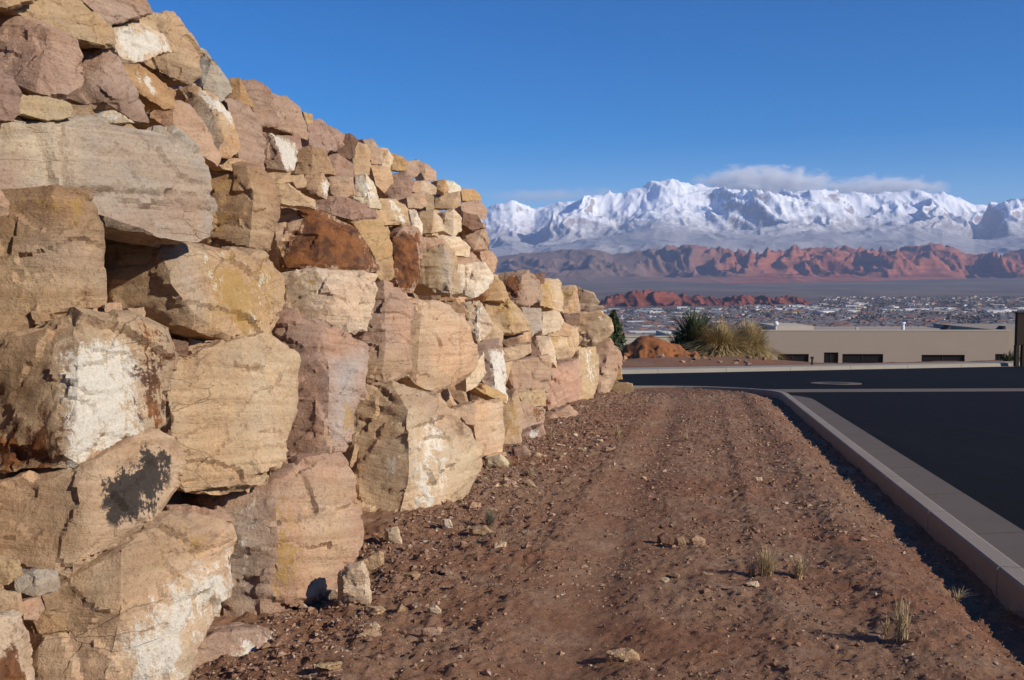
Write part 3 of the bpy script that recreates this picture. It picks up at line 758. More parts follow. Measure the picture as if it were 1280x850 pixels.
for pl, cl in ([(15, 721), (45, 712), (72, 714), (73, 735), (45, 746), (20, 738)], 'grey'), ([(-10, 735), (25, 741), (28, 768), (-10, 774)], 'sand'), ([(25, 752), (50, 745), (56, 762), (46, 776), (30, 774)], 'pink'), ([(37, 771), (60, 764), (85, 767), (80, 790), (46, 793)], 'dull'), ([(-14, 692), (22, 700), (30, 716), (10, 730), (-14, 728)], 'tan'), ([(50, 735), (75, 736), (80, 760), (58, 764)], 'dull'):
    stone(pl, cl, pull=0.0)
stone([(262, 641), (276, 622), (310, 612), (342, 600), (380, 580), (420, 574), (441, 600), (448, 650), (446, 680), (426, 716), (400, 741), (370, 752), (335, 771), (305, 783), (275, 776), (283, 740), (291, 690), (276, 656)], 'pink', pull=0.03, ridge=[(345, 640, 0.12), (350, 720, 0.14), (300, 660, 0.05), (400, 620, 0.10), (420, 690, 0.10), (310, 770, 0.06)],
      stains_and_shade=[('grey', [(276, 630), (345, 625), (345, 700), (325, 775), (280, 775)], 0.75), ('white', [(300, 640), (315, 636), (312, 690), (325, 770), (312, 774), (300, 700)], 0.5), ('ochre', [(345, 625), (362, 618), (372, 690), (362, 735), (346, 735)], 0.62), ('ochre', [(268, 620), (305, 618), (306, 645), (268, 648)], 0.4), ('sand', [(365, 600), (440, 600), (445, 690), (380, 745)], 0.8)], label='boulder with ochre and grey streaks')
stone([(437, 530), (444, 490), (466, 480), (492, 477), (530, 489), (562, 515), (586, 538), (598, 556), (597, 580), (580, 611), (550, 641), (525, 651), (500, 669), (490, 656), (450, 651), (444, 620), (440, 570)], 'sand', pull=0.06, ridge=[(508, 516, 0.14), (512, 580, 0.16), (508, 650, 0.10), (585, 545, 0.02), (455, 525, 0.05), (450, 640, 0.05)],
      stains_and_shade=[('dull', [(442, 486), (500, 478), (510, 514), (445, 522)], 0.85), ('mauve', [(510, 486), (540, 492), (586, 540), (575, 560), (520, 510)], 0.8), ('cream', [(512, 520), (598, 556), (550, 641), (512, 660)], 0.75), ('white', [(514, 530), (548, 530), (556, 580), (545, 640), (515, 640)], 0.5), ('dark', [(509, 520), (516, 525), (516, 600), (511, 600)], 0.4), ('white', [(490, 570), (505, 570), (505, 596), (495, 596)], 0.5)], label='large square block with a cream striped end')
stone([(228, 818), (270, 792), (335, 784), (343, 801), (322, 832), (300, 880), (225, 880)], 'mauve', pull=0.0, stains_and_shade=[('white', [(300, 800), (342, 795), (322, 832), (285, 870), (275, 850)], 0.8)])
stone([(345, 590), (365, 580), (372, 596), (350, 604)], 'dull')
for pl, cl in ([(239, 439), (258, 434), (263, 447), (243, 451)], 'pink'), ([(262, 431), (285, 428), (288, 443), (266, 446)], 'sand'), ([(290, 429), (318, 424), (320, 434), (296, 440)], 'tan'), ([(160, 386), (180, 384), (182, 400), (164, 402)], 'sand'), ([(128, 380), (150, 378), (156, 396), (132, 398)], 'pink'), ([(216, 424), (236, 428), (234, 446), (216, 444)], 'brown'):
    stone(pl, cl, pull=-0.15, chips=2)
# ---- lower tier running on to the corner
stone([(621, 344), (659, 338), (675, 350), (678, 375), (662, 382), (641, 381), (628, 361)], 'mauve', pull=0.15, ridge=[(652, 345, 0.08), (656, 368, 0.12), (645, 378, 0.08)], stains_and_shade=[('rust', [(622, 345), (648, 344), (655, 366), (640, 380)], 0.8)])  # left face coloured darker than the right
stone([(661, 343), (681, 341), (680, 354), (673, 356)], 'brown')
stone([(675, 350), (699, 349), (703, 369), (704, 391), (690, 387), (674, 382)], 'tan', pull=0.05, stains_and_shade=[('ochre', [(676, 352), (688, 352), (690, 386), (678, 382)], 0.6), ('cream', [(690, 350), (700, 350), (702, 388), (692, 386)], 0.7)])
stone([(699, 358), (720, 357), (724, 381), (724, 391), (704, 393)], 'tan', stains_and_shade=[('ochre', [(702, 360), (720, 360), (720, 390), (708, 390)], 0.55)])
stone([(719, 358), (742, 366), (753, 384), (748, 390), (725, 387)], 'pink', stains_and_shade=[('rust', [(714, 356), (726, 360), (724, 376), (716, 372)], 0.6), ('cream', [(736, 364), (752, 384), (740, 386)], 0.5)])
stone([(722, 392), (751, 388), (765, 400), (766, 418), (751, 422), (737, 434), (723, 433), (719, 409)], 'sand', pull=0.06)
stone([(704, 392), (725, 391), (724, 407), (710, 410)], 'brown')  # fills a dark notch; its shade is put into the brown colour
stone([(677, 390), (699, 389), (704, 401), (700, 413), (677, 419)], 'cream', pull=0.12)
stone([(652, 385), (676, 385), (677, 412), (662, 422), (655, 410)], 'grey')
stone([(606, 378), (635, 374), (648, 384), (660, 403), (660, 413), (638, 416), (613, 422), (605, 403)], 'tan', pull=0.05, stains_and_shade=[('ochre', [(612, 380), (640, 378), (652, 404), (636, 412), (628, 392)], 0.6)])
stone([(582, 380), (601, 377), (614, 403), (614, 413), (598, 428), (582, 404)], 'cream', pull=0.05, stains_and_shade=[('white', [(594, 380), (602, 384), (600, 424), (594, 414)], 0.6), ('grey', [(602, 386), (614, 404), (606, 416)], 0.9)])
stone([(622, 422), (647, 408), (665, 415), (663, 428), (632, 434)], 'brown', pull=0.08, stains_and_shade=[('sand', [(648, 408), (665, 414), (662, 428), (650, 426)])])  # brown base puts the shade of the left side into the colour
stone([(628, 436), (663, 429), (664, 442), (641, 452), (628, 452)], 'sand', pull=0.05)
stone([(671, 421), (687, 420), (694, 442), (695, 459), (675, 443)], 'cream', pull=0.06)
stone([(664, 428), (676, 440), (678, 450), (664, 448)], 'brown')
stone([(684, 418), (720, 408), (724, 433), (714, 448), (695, 449)], 'sand', pull=0.1, stains_and_shade=[('ochre', [(686, 420), (700, 416), (694, 436)], 0.6), ('brown', [(696, 436), (714, 440), (712, 448), (698, 448)], 0.6)])
stone([(634, 451), (687, 444), (689, 467), (683, 489), (644, 491), (634, 474)], 'pink', pull=0.07, bulge=0.1, stains_and_shade=[('mauve', [(634, 468), (688, 468), (682, 490), (640, 490)], 0.6)])
stone([(689, 458), (723, 449), (726, 467), (724, 500), (687, 512), (680, 491)], 'pink', bulge=0.1)
stone([(722, 436), (745, 434), (749, 461), (749, 474), (737, 506), (723, 504), (725, 467)], 'tan', pull=0.03, stains_and_shade=[('white', [(728, 438), (740, 438), (744, 470), (738, 476)], 0.6)])
stone([(744, 430), (763, 423), (776, 445), (776, 456), (764, 462), (761, 492), (748, 501), (748, 458)], 'pink', pull=0.08, stains_and_shade=[('cream', [(754, 466), (764, 462), (760, 496), (752, 498)], 0.7)])
stone([(762, 459), (777, 458), (778, 474), (763, 477)], 'ochre')
stone([(764, 476), (788, 479), (792, 487), (785, 492), (764, 491)], 'dull')
stone([(646, 491), (681, 487), (682, 507), (656, 511)], 'tan')
stone([(646, 501), (681, 511), (679, 528), (653, 541)], 'mauve', pull=0.03, stains_and_shade=[('rust', [(664, 508), (680, 512), (676, 528), (664, 526)], 0.5)])
stone([(651, 544), (678, 530), (682, 543), (662, 558), (651, 556)], 'mauve', pull=0.06, stains_and_shade=[('white', [(662, 540), (676, 536), (672, 546), (662, 552)], 0.7)])
stone([(626, 504), (645, 487), (654, 516), (651, 553), (629, 561)], 'tan', stains_and_shade=[('ochre', [(630, 506), (644, 500), (650, 540), (634, 556)], 0.45)])
stone([(594, 504), (626, 500), (630, 534), (630, 565), (598, 572), (591, 534)], 'sand', pull=0.03, bulge=0.1, stains_and_shade=[('cream', [(612, 504), (628, 504), (630, 564), (616, 560)], 0.5)])
stone([(568, 511), (595, 502), (593, 532), (582, 529)], 'pink')
stone([(596, 427), (623, 426), (628, 439), (634, 479), (634, 504), (618, 492), (601, 483), (597, 448)], 'mauve', pull=0.1, ridge=[(614, 440, 0.10), (619, 488, 0.10), (625, 445, 0.06)], stains_and_shade=[('white', [(615, 440), (628, 440), (634, 480), (633, 503), (620, 490)], 1.15)], label='upright slab with a bright white edge')
stone([(582, 470), (604, 441), (607, 467), (595, 483), (584, 489)], 'cream')
stone([(589, 482), (604, 479), (632, 494), (632, 504), (604, 492)], 'ochre', stains_and_shade=[('rust', [(592, 482), (604, 480), (606, 490)], 0.6)])
stone([(682, 522), (711, 507), (721, 516), (715, 532), (692, 533)], 'pink', pull=0.05)
stone([(720, 506), (737, 508), (735, 520), (721, 520)], 'mauve')
stone([(606, 568), (632, 565), (634, 578), (612, 582)], 'sand', pull=0.1)
stone([(636, 560), (660, 558), (662, 572), (640, 574)], 'purple', pull=0.1)
stone([(556, 376), (580, 382), (584, 396), (560, 388)], 'dull', pull=-0.1)
stone([(600, 340), (622, 344), (628, 360), (618, 352)], 'pink', pull=-0.1)
stone([(614, 402), (630, 418), (624, 436), (600, 430)], 'sand', pull=-0.12)
stone([(700, 400), (716, 408), (712, 420), (690, 420), (680, 416)], 'tan', pull=-0.1)
stone([(640, 452), (636, 470), (630, 486), (626, 455)], 'sand', pull=-0.1)
stone([(690, 486), (684, 500), (660, 512), (656, 494)], 'pink', pull=-0.1)
# ---- boulders beyond the left edge and above the top of the picture, so that the wall goes on
def plain_boulder(Y, H, w, h, col, seed, back=0.0, res=20.0):
    rnd = random.Random(seed)
    c = np.array([float(xb(Y)) - BATTER * H - back, Y, zg(Y) + H])
    pts = []
    for sx in (-1, 1):
        for sy in (-1, 1):
            for sz in (-1, 1):
                pts.append(c + np.array([sx * 0.3 * rnd.uniform(0.8, 1.2) - BATTER * sz * h / 2, sy * w / 2 * rnd.uniform(0.85, 1.08), sz * h / 2 * rnd.uniform(0.85, 1.08)]))
    S = math.sqrt(w * h)
    bm = chip(hull_bm(pts), S, rnd, 4, 0.03, 0.10)
    o = finish_rock('boulder', bm, S, S / res, PAL[col], rnd, wall)
    o.location = -Vector(wall.location)
    return o
sd = 900
for H, h in ((0.35, 0.8), (1.05, 0.7), (1.75, 0.75), (2.45, 0.7), (3.1, 0.65)):
    y = -0.8 + 0.2 * math.sin(H * 9)
    ylim = {0.35: 2.3, 1.05: 2.9, 1.75: 3.3, 2.45: 3.6, 3.1: 4.0}[H]
    while y < ylim:
        w = 0.75 + 0.35 * random.random(); sd += 1
        plain_boulder(y + w / 2, H, w, h, random.choice(['tan', 'pink', 'sand', 'dull', 'mauve', 'cream']), sd)
        y += w * 0.97
# smaller stones packed in behind the face, seen through the gaps
frnd = random.Random(31)
fill = []
for row in range(7):
    y = 3.2 + 0.3 * frnd.random()
    while y < (16.0 if row > 3 else 23.5):
        w = frnd.uniform(0.5, 0.8); H0 = 0.3 + 0.52 * row
        fill.append(plain_boulder(y + w / 2, H0 + frnd.uniform(-0.1, 0.1), w, frnd.uniform(0.4, 0.55), frnd.choice(['tan', 'pink', 'dull', 'brown', 'mauve', 'sand']), 3000 + row * 100 + int(y * 7), 0.82, 9.0))
        y += w * 1.1
with bpy.context.temp_override(active_object=fill[0], object=fill[0], selected_objects=fill, selected_editable_objects=fill):
    bpy.ops.object.join()
fill[0].name = 'chinking'; fill[0]['kind'] = 'stuff'
# ---- earth behind the boulders and the fill they hold back
def core_w(H, Y): return xb(Y) - BATTER * H - 0.86
ys = np.concatenate([np.arange(-3, WEND + 0.3, 0.12), WEND + 0.3 + np.array([0.0, 0.4, 1.2, 2.5])]); hs = np.linspace(-0.4, 1, 46)
def top_h(Y): return np.where(Y < 16.2, 3.72, 3.72 + (2.35 - 3.72) * smooth(16.2, 17.4, Y)) - 0.9 * smooth(22.0, 25.2, Y)
GY = np.repeat(ys[:, None], 46 + 10, 1)
H = np.concatenate([np.where(hs > 0, hs, hs)[None, :] * top_h(ys)[:, None], np.repeat(top_h(ys)[:, None], 10, 1)], 1)
GX = np.concatenate([core_w(H[:, :46], GY[:, :46]), core_w(H[:, 46:], GY[:, 46:]) - np.array([0.3, 0.8, 1.6, 3, 5, 8, 12, 18, 26, 36])[None, :]], 1)
turn = smooth(WEND - 0.6, WEND + 1.2, GY); GX = GX - 1.2 * turn * turn
GZ = zg(GY) + H - 0.6 * smooth(WEND + 0.3, WEND + 2.8, GY) * H
nn = fbm(np.stack([GX.ravel(), GY.ravel(), GZ.ravel()], 1) * 3.0, 4).reshape(GX.shape)
tag(grid_obj('earth_bank', GX + 0.06 * nn, GY, GZ + 0.05 * nn, M['soil']), kind='structure')

# ================================================================== FAR SETTING
def make_terrain_mat():
    t = NT('valley_ground'); p = t.geo()
    sp = t.n('ShaderNodeSeparateXYZ'); t.l(p, sp.inputs[0])
    a = t.noise(p, 0.0012, 6, 0.65, 0.5); b = t.noise(p, 0.012, 5, 0.7); c = t.noise(p, 0.6, 5, 0.65); d = t.noise(p, 6.0, 5, 0.7)
    far = t.mix(t.ramp(a, 0.4, 0.62), (0.105, 0.082, 0.066), (0.165, 0.125, 0.092))
    far = t.mix(t.ramp(b, 0.5, 0.72, 0, 0.55), far, (0.060, 0.058, 0.045))
    red = t.noise(t.mapping(p, (1, 1, 1), (0, 0, 0.8)), 0.0009, 5, 0.6)
    far = t.mix(t.ramp(red, 0.58, 0.70, 0, 0.35), far, (0.18, 0.10, 0.07))
    near = t.mix(t.ramp(c, 0.38, 0.62), (0.24, 0.105, 0.055), (0.21, 0.125, 0.078))
    near = t.mix(t.ramp(d, 0.45, 0.75, 0, 0.6), near, (0.115, 0.062, 0.04))
    col = t.mix(t.ramp(sp.outputs[1], 90.0, 400.0), near, far)
    return t.done(col, t.bump(d, 0.6, 0.06, t.bump(c, 0.4, 0.12)), 0.97)
M['terrain'] = make_terrain_mat()
def far_z(Y):
    return np.interp(Y, [-1e5, 40, 62, 76, 110, 260, 1500, 5000, 8000, 10500, 13500, 18000, 30000], [-2.6, -2.6, -4.6, -5.7, -8.2, -24, -100, -101, -62, 5, 120, 150, 150])
def ground_z(X, Y):
    fy = fary(X); e = Y - fy
    P = p2(X, Y)
    near = zg(Y) + 0.13 - 0.038 * np.maximum(e - 2.5, 0) + 0.42 * smooth(3, 8, e) * (1 - smooth(11, 17, X))
    bumps = (0.10 * fbm(P * 0.5, 3) + 0.07 * np.maximum(0, fbm(P * 1.9, 4))).reshape(X.shape) * smooth(1.8, 3.5, e)
    near = near + bumps
    under = zg(np.minimum(Y, fy)) - 0.45
    z = np.where(e < 1.35, under, near)
    k = smooth(16, 44, e)
    fz = far_z(Y)
    fz = fz + (8 * fbm(P / 900.0, 4) * 1.0).reshape(X.shape) * smooth(400, 3000, Y) + (45 * fbm(P / 3500.0, 4)).reshape(X.shape) * smooth(6500, 11000, Y)
    return z * (1 - k) + fz * k
def geo_axis(lo, hi, n, dense0, dense1, dstep):
    core = np.arange(dense0, dense1, dstep)
    left = dense0 - np.geomspace(dstep, dense0 - lo, n); right = dense1 + np.geomspace(dstep, hi - dense1, n) - dstep
    return np.concatenate([left[::-1], core, right])
tx = geo_axis(-26000, 26000, 80, -15, 50, 0.8); ty = np.concatenate([-np.geomspace(1, 3000, 20)[::-1], np.arange(0, 30, 2.0), np.arange(30, 90, 0.5), np.geomspace(90.4, 26500, 190)])
TX, TY = np.meshgrid(tx, ty)
tag(grid_obj('ground', TX, TY, ground_z(TX, TY), M['terrain']), kind='structure')
def gz(x, y): return float(ground_z(np.array([[float(x)]]), np.array([[float(y)]]))[0, 0])

# ---- mountains as height fields in the fan seen from the road
def gauss1(a, s, axis=1):
    k = np.exp(-0.5 * (np.arange(-int(3 * s), int(3 * s) + 1) / s) ** 2); k /= k.sum()
    return np.apply_along_axis(lambda v: np.convolve(np.pad(v, len(k) // 2, mode='edge'), k, 'valid'), axis, a)
def fan(px0, px1, nc, y0, y1, nr):
    px = np.linspace(px0, px1, nc); Yr = np.geomspace(y0, y1, nr)
    PX, Y = np.meshgrid(px, Yr); X = (PX - 640) / F * Y / CP
    return PX, X, Y
def sil_to_z(ypx, Y): return CAMZ + (350.0 - ypx) / F * Y
def fit(PX, X, Y, Z, sil, sm):
    ang = (Z - CAMZ) / Y
    mx = ang.max(0); tgt = (350.0 - np.interp(PX[0], sil[0], sil[1])) / F
    ratio = tgt / mx
    ratio = gauss1(ratio[None, :], sm)[0]
    return ratio
snow_sil = np.array([(200, 300), (450, 285), (560, 272), (600, 264), (618, 257), (640, 251), (655, 257), (668, 262), (690, 255), (720, 250), (750, 244), (775, 241), (800, 234), (818, 227), (838, 225), (858, 231), (880, 233), (905, 236), (930, 239), (955, 240), (985, 240), (1010, 239), (1040, 239), (1065, 242), (1090, 243), (1115, 240), (1140, 238), (1160, 243), (1175, 241), (1195, 249), (1215, 257), (1235, 255), (1258, 250), (1285, 246), (1340, 258), (1450, 270), (1600, 290), (1900, 310)], float).T
PX, X, Y = fan(460, 1440, 740, 13600, 22800, 200)
t = (Y - 14500) / (20500 - 14500)
crest = (350 - np.interp(PX, gauss1(snow_sil, 0.5) [0] if False else snow_sil[0], snow_sil[1])) / F * 20500
warp = fbm(p2(X / 2600, Y / 2600, 4.2), 3).reshape(X.shape)
sp = ridged(np.stack([(X / 3600 + 0.8 * warp).ravel(), (Y / 6200 + 0.4 * warp).ravel(), np.full(X.size, 1.7)], 1), 6, 2.1, 0.44).reshape(X.shape)
sp2 = ridged(np.stack([(X / 620 + 0.9 * warp).ravel(), (Y / 1700).ravel(), np.full(X.size, 8.7)], 1), 6, 2.1, 0.6).reshape(X.shape)
prof = np.interp(t, [-0.3, 0.0, 0.30, 0.55, 0.78, 1.0, 1.25, 1.6], [0.10, 0.27, 0.38, 0.52, 0.80, 1.0, 0.86, 0.6])
steep = smooth(0.25, 0.75, t) * (1 - 0.4 * smooth(0.9, 1.1, t))
nearcrest = smooth(0.80, 1.0, t)
sp3 = ridged(np.stack([(X / 230 + 0.5 * warp).ravel(), (Y / 420).ravel(), np.full(X.size, 12.7)], 1), 4, 2.1, 0.6).reshape(X.shape)
Z = crest * prof + (sp - 0.85) * (70 + 400 * steep * (1 - 0.75 * nearcrest)) + (sp2 - 0.8) * (16 + 42 * steep * (1 - 0.6 * nearcrest)) + (sp3 - 0.8) * (4 + 16 * steep)
# rocky towers under the crest
Z = Z + 10 * steep * (np.clip(fbm(p2(X / 420, Y / 600, 2.0), 4).reshape(X.shape), -0.3, 1))
low = 1 - smooth(0.15, 0.5, t)
Z = Z + low * (70 * fbm(p2(X / 1500, Y / 1500, 6.0), 4)).reshape(X.shape)
ratio = fit(PX, X, Y, Z, snow_sil, 7)
Z = Z * (1 + (ratio[None, :] - 1) * smooth(0.25, 0.8, t))
def make_snow_mat():
    t = NT('snow_and_rock'); p = t.geo()
    sp = t.n('ShaderNodeSeparateXYZ'); t.l(p, sp.inputs[0])
    nn = t.n('ShaderNodeSeparateXYZ'); t.l(t.n('ShaderNodeNewGeometry').outputs['Normal'], nn.inputs[0])
    n1 = t.noise(p, 0.0016, 7, 0.68); n2 = t.noise(p, 0.009, 6, 0.75); n3 = t.noise(t.mapping(p, (1, 1, 4.5)), 0.005, 6, 0.7)
    rock = t.mix(t.ramp(n3, 0.4, 0.6), (0.27, 0.23, 0.235), (0.40, 0.33, 0.31))
    bush = t.mix(n2, (0.16, 0.15, 0.15), (0.28, 0.26, 0.26))
    # snow lies where it is high and not too steep
    slope = t.math('ADD', nn.outputs[2], t.math('MULTIPLY', t.math('SUBTRACT', n2, 0.5), 0.75))
    hi = t.math('ADD', sp.outputs[2], t.math('MULTIPLY', t.math('SUBTRACT', n1, 0.5), 900.0))
    m_slope = t.ramp(slope, 0.46, 0.68)
    m_low = t.ramp(t.math('ADD', hi, t.math('MULTIPLY', t.math('SUBTRACT', n2, 0.5), 1100.0)), 780.0, 1450.0, 0.16, 1.0)
    base = t.mix(t.ramp(hi, 800.0, 1250.0), bush, rock)
    col = t.mix(t.math('MULTIPLY', m_slope, m_low), base, (0.86, 0.87, 0.90))
    return t.done(col, t.bump(n2, 0.7, 22.0), 0.9)
M['snow'] = make_snow_mat()
tag(grid_obj('snow_mountains', X, Y, Z, M['snow']), kind='structure')
SNOW_TOP = float(Z.max())

red_sil = np.array([(300, 335), (560, 326), (620, 321), (650, 317), (700, 313), (740, 311), (765, 318), (800, 313), (830, 309), (865, 306), (900, 311), (940, 315), (980, 312), (1000, 309), (1035, 310), (1055, 308), (1085, 313), (1105, 312), (1130, 309), (1160, 305), (1185, 307), (1205, 317), (1235, 318), (1255, 315), (1285, 311), (1350, 316), (1500, 322), (1700, 330)], float).T
PX, X, Y = fan(460, 1440, 600, 9300, 13600, 150)
t = (Y - 10000) / 2300
crest = (350 - np.interp(PX, red_sil[0], red_sil[1])) / F * 12300
warp = fbm(p2(X / 1300, Y / 1300, 14.2), 3).reshape(X.shape)
sp = ridged(np.stack([(X / 900 - 0.25 * Y / 900 + 0.5 * warp).ravel(), (Y / 2600).ravel(), np.full(X.size, 3.3)], 1), 6, 2.1, 0.55).reshape(X.shape)
sp2 = ridged(np.stack([(X / 330 + 0.6 * warp).ravel(), (Y / 700).ravel(), np.full(X.size, 5.3)], 1), 5, 2.1, 0.55).reshape(X.shape)
prof = np.interp(t, [-0.3, 0.0, 0.35, 0.7, 1.0, 1.5], [-0.12, 0.02, 0.30, 0.72, 1.0, 0.75])
st = smooth(0.0, 0.5, t)
rough_side = 0.45 + 0.55 * smooth(720, 900, PX)
Z = crest * prof + rough_side * st * ((sp - 0.8) * 170 * (1 - 0.5 * smooth(0.75, 1.0, t)) + (sp2 - 0.8) * 95 * (1 - 0.75 * smooth(0.7, 1.0, t))) + 8 * (sp2 - 0.8)
ratio = fit(PX, X, Y, Z, red_sil, 4)
Z = np.where(Z > 0, Z * (1 + (ratio[None, :] - 1) * smooth(0.1, 0.6, t)), Z)
Z = np.where(t < 0.0, Z - 40 * smooth(0, -0.3, t), Z)
def make_redmtn():
    t = NT('red_mountain_rock'); p = t.geo()
    sp = t.n('ShaderNodeSeparateXYZ'); t.l(p, sp.inputs[0])
    n1 = t.noise(p, 0.0009, 6, 0.65); n2 = t.noise(p, 0.012, 6, 0.72); band = t.noise(t.mapping(p, (0.4, 0.4, 9)), 0.0035, 5, 0.65)
    col = t.mix(t.ramp(band, 0.38, 0.62), (0.23, 0.066, 0.038), (0.33, 0.118, 0.066))
    col = t.mix(t.ramp(n2, 0.48, 0.72, 0, 0.6), col, (0.12, 0.075, 0.06))
    # the western part is duller and browner, its shade partly put into the colour
    w = t.ramp(t.math('ADD', sp.outputs[0], t.math('MULTIPLY', t.math('SUBTRACT', n1, 0.5), 2600.0)), 1200.0, 2900.0)
    brown = t.mix(n2, (0.105, 0.07, 0.062), (0.22, 0.14, 0.105))
    col = t.mix(w, brown, col)
    return t.done(col, t.bump(n2, 0.8, 14.0), 0.95)
M['redmtn'] = make_redmtn()
tag(grid_obj('red_mountains', X, Y, Z, M['redmtn']), kind='structure')

def make_redcliff():
    t = NT('red_cliff_rock'); p = t.geo()
    n2 = t.noise(p, 0.03, 6, 0.7); band = t.noise(t.mapping(p, (0.5, 0.5, 9)), 0.012, 5, 0.65)
    col = t.mix(t.ramp(band, 0.38, 0.62), (0.17, 0.044, 0.026), (0.24, 0.074, 0.042))
    col = t.mix(t.ramp(n2, 0.5, 0.75, 0, 0.6), col, (0.11, 0.05, 0.035))
    return t.done(col, t.bump(n2, 0.8, 5.0), 0.95)
M['redcliff'] = make_redcliff()
def cliff(px0, px1, y0, y1, sil, seed, amp):
    sil = np.array(sil, float).T
    PX, X, Y = fan(px0, px1, 400, y0, y1, 70)
    v = (Y - y0) / (y1 - y0)
    top = CAMZ + (350 - np.interp(PX, sil[0], sil[1])) / F * (y0 + 0.5 * (y1 - y0))
    prof = np.interp(v, [0, 0.12, 0.3, 0.42, 0.6, 1.0], [0, 0.15, 0.45, 0.92, 1.0, 0.0])
    n = ridged(np.stack([(X / 85).ravel(), (Y / 240).ravel(), np.full(X.size, seed)], 1), 5, 2.1, 0.55).reshape(X.shape)
    base = -118.0
    edge = smooth(px0, px0 + 25, PX) * (1 - smooth(px1 - 25, px1, PX))
    Z = base + ((top - base) * prof + (n - 0.8) * amp * smooth(0.02, 0.25, v)) * (0.25 + 0.75 * edge)
    return tag(grid_obj('red_cliffs', X, Y, Z, M['redcliff']), kind='structure')
cliff(735, 1025, 3800, 4700, [(735, 379), (760, 373), (785, 368), (800, 364), (812, 365), (830, 366), (850, 370), (880, 373), (905, 375), (920, 372), (950, 373), (985, 372), (1000, 374), (1025, 380)], 2.2, 15)

# ---- the town on the valley floor
M['wall_white'] = mat_plain('white_wall', (0.72, 0.69, 0.64), 0.85, 0.1, 0.05)
M['wall_tan'] = mat_plain('tan_wall', (0.46, 0.36, 0.27), 0.85, 0.15, 0.05)
M['wall_rose'] = mat_plain('rose_wall', (0.40, 0.27, 0.21), 0.85, 0.15, 0.05)
M['roof_grey'] = mat_plain('grey_roof', (0.16, 0.15, 0.155), 0.85, 0.2, 0.05)
M['roof_brown'] = mat_plain('brown_roof', (0.15, 0.11, 0.095), 0.85, 0.2, 0.05)
M['roof_red'] = mat_plain('red_tile_roof', (0.27, 0.12, 0.08), 0.85, 0.2, 0.05)
M['roof_pale'] = mat_plain('pale_flat_roof', (0.62, 0.60, 0.57), 0.85, 0.1, 0.05)
def house_mesh(name, w, d, h, rh, mw, mr):
    v, f = box_v(-w / 2, w / 2, -d / 2, d / 2, -6, h)
    e = 0.5
    if rh > 0:
        k = len(v); v += [(-w / 2 - e, -d / 2 - e, h), (w / 2 + e, -d / 2 - e, h), (w / 2 + e, d / 2 + e, h), (-w / 2 - e, d / 2 + e, h), (-w / 2 + d * 0.3, 0, h + rh), (w / 2 - d * 0.3, 0, h + rh)]
        rf = [(k, k + 1, k + 5, k + 4), (k + 2, k + 3, k + 4, k + 5), (k + 1, k + 2, k + 5), (k + 3, k, k + 4), (k, k + 3, k + 2, k + 1)]
    else:
        a, b = box_v(-w / 2 - 0.4, w / 2 + 0.4, -d / 2 - 0.4, d / 2 + 0.4, h + 0.02, h + 0.9)
        k = len(v); v += a; rf = [tuple(i + k for i in q) for q in b]
    nb = len(f)
    # dark window strips on the sunny sides
    win = []
    me = bpy.data.meshes.new(name); me.from_pydata(v, [], f + rf)
    me.materials.append(mw); me.materials.append(mr)
    for i, p in enumerate(me.polygons): p.material_index = 0 if i < nb else 1
    return me
KINDS = [
    ('warehouse', 'long white flat-roofed warehouse in the distant valley town', 'warehouse', 'white warehouses in the town', house_mesh('warehouse', 46, 24, 6, 0, M['wall_white'], M['roof_pale'])),
    ('town_house', 'white house with a grey hipped roof in the distant valley town', 'house', 'white grey-roofed houses in the town', house_mesh('town_house_white', 16, 12, 4.5, 3.0, M['wall_white'], M['roof_grey'])),
    ('town_house', 'tan house with a brown hipped roof in the distant valley town', 'house', 'tan brown-roofed houses in the town', house_mesh('town_house_tan', 19, 14, 5, 3.0, M['wall_tan'], M['roof_brown'])),
    ('town_house', 'tan house with a red hipped roof in the distant valley town', 'house', 'tan red-roofed houses in the town', house_mesh('town_house_red', 22, 13, 5.5, 3.2, M['wall_tan'], M['roof_red'])),
    ('town_house', 'rose house with a grey hipped roof in the distant valley town', 'house', 'rose grey-roofed houses in the town', house_mesh('town_house_rose', 18, 12, 5, 2.6, M['wall_rose'], M['roof_grey'])),
    ('town_block', 'tan flat-roofed block in the distant valley town', 'building', 'tan blocks in the town', house_mesh('town_block', 24, 16, 5.5, 0, M['wall_tan'], M['roof_grey'])),
]
trnd = random.Random(5)
def in_cliff(px, Y): return (725 < px < 905 and Y > 3550) or (900 < px < 1025 and Y > 3950)
spots = []
while len(spots) < 3300:
    px = trnd.uniform(655, 1330); py = trnd.uniform(371.5, 424)
    Y = 101.0 * F / (py - 350.0)
    Y = min(Y, 5600.0 * trnd.uniform(0.93, 1.0))
    if in_cliff(px, Y): continue
    if px < 900 and Y > 3600: continue
    strip = (380 < py < 391 and trnd.random() < 0.22) or (px < 900 and py > 391 and trnd.random() < 0.03)
    k = 0 if strip and trnd.random() < 0.5 else (5 if strip else trnd.choices([1, 2, 3, 4, 5], [5, 3, 1, 3, 2])[0])
    if fbm(np.array([[px / 40.0, py / 6.0, 0.5]]), 2)[0] < -0.30: continue
    spots.append((Y, (px - 640) / F * Y, k, trnd.uniform(-0.5, 0.5) + (math.pi / 2 if trnd.random() < 0.3 else 0), px))
spots = [s for s in spots]
vis = [s for s in spots if 745 < s[4] < 1285]
vis.sort(key=lambda s: -({0: 46, 5: 24}.get(s[2], 18)) / s[0])
take = set(id(s) for s in vis[:300])
SX = np.array([s[1] for s in spots]); SY = np.array([s[0] for s in spots]); SZ = ground_z(SX[None, :], SY[None, :])[0]
big_v, big_f, big_m, nv = [], [], [], 0
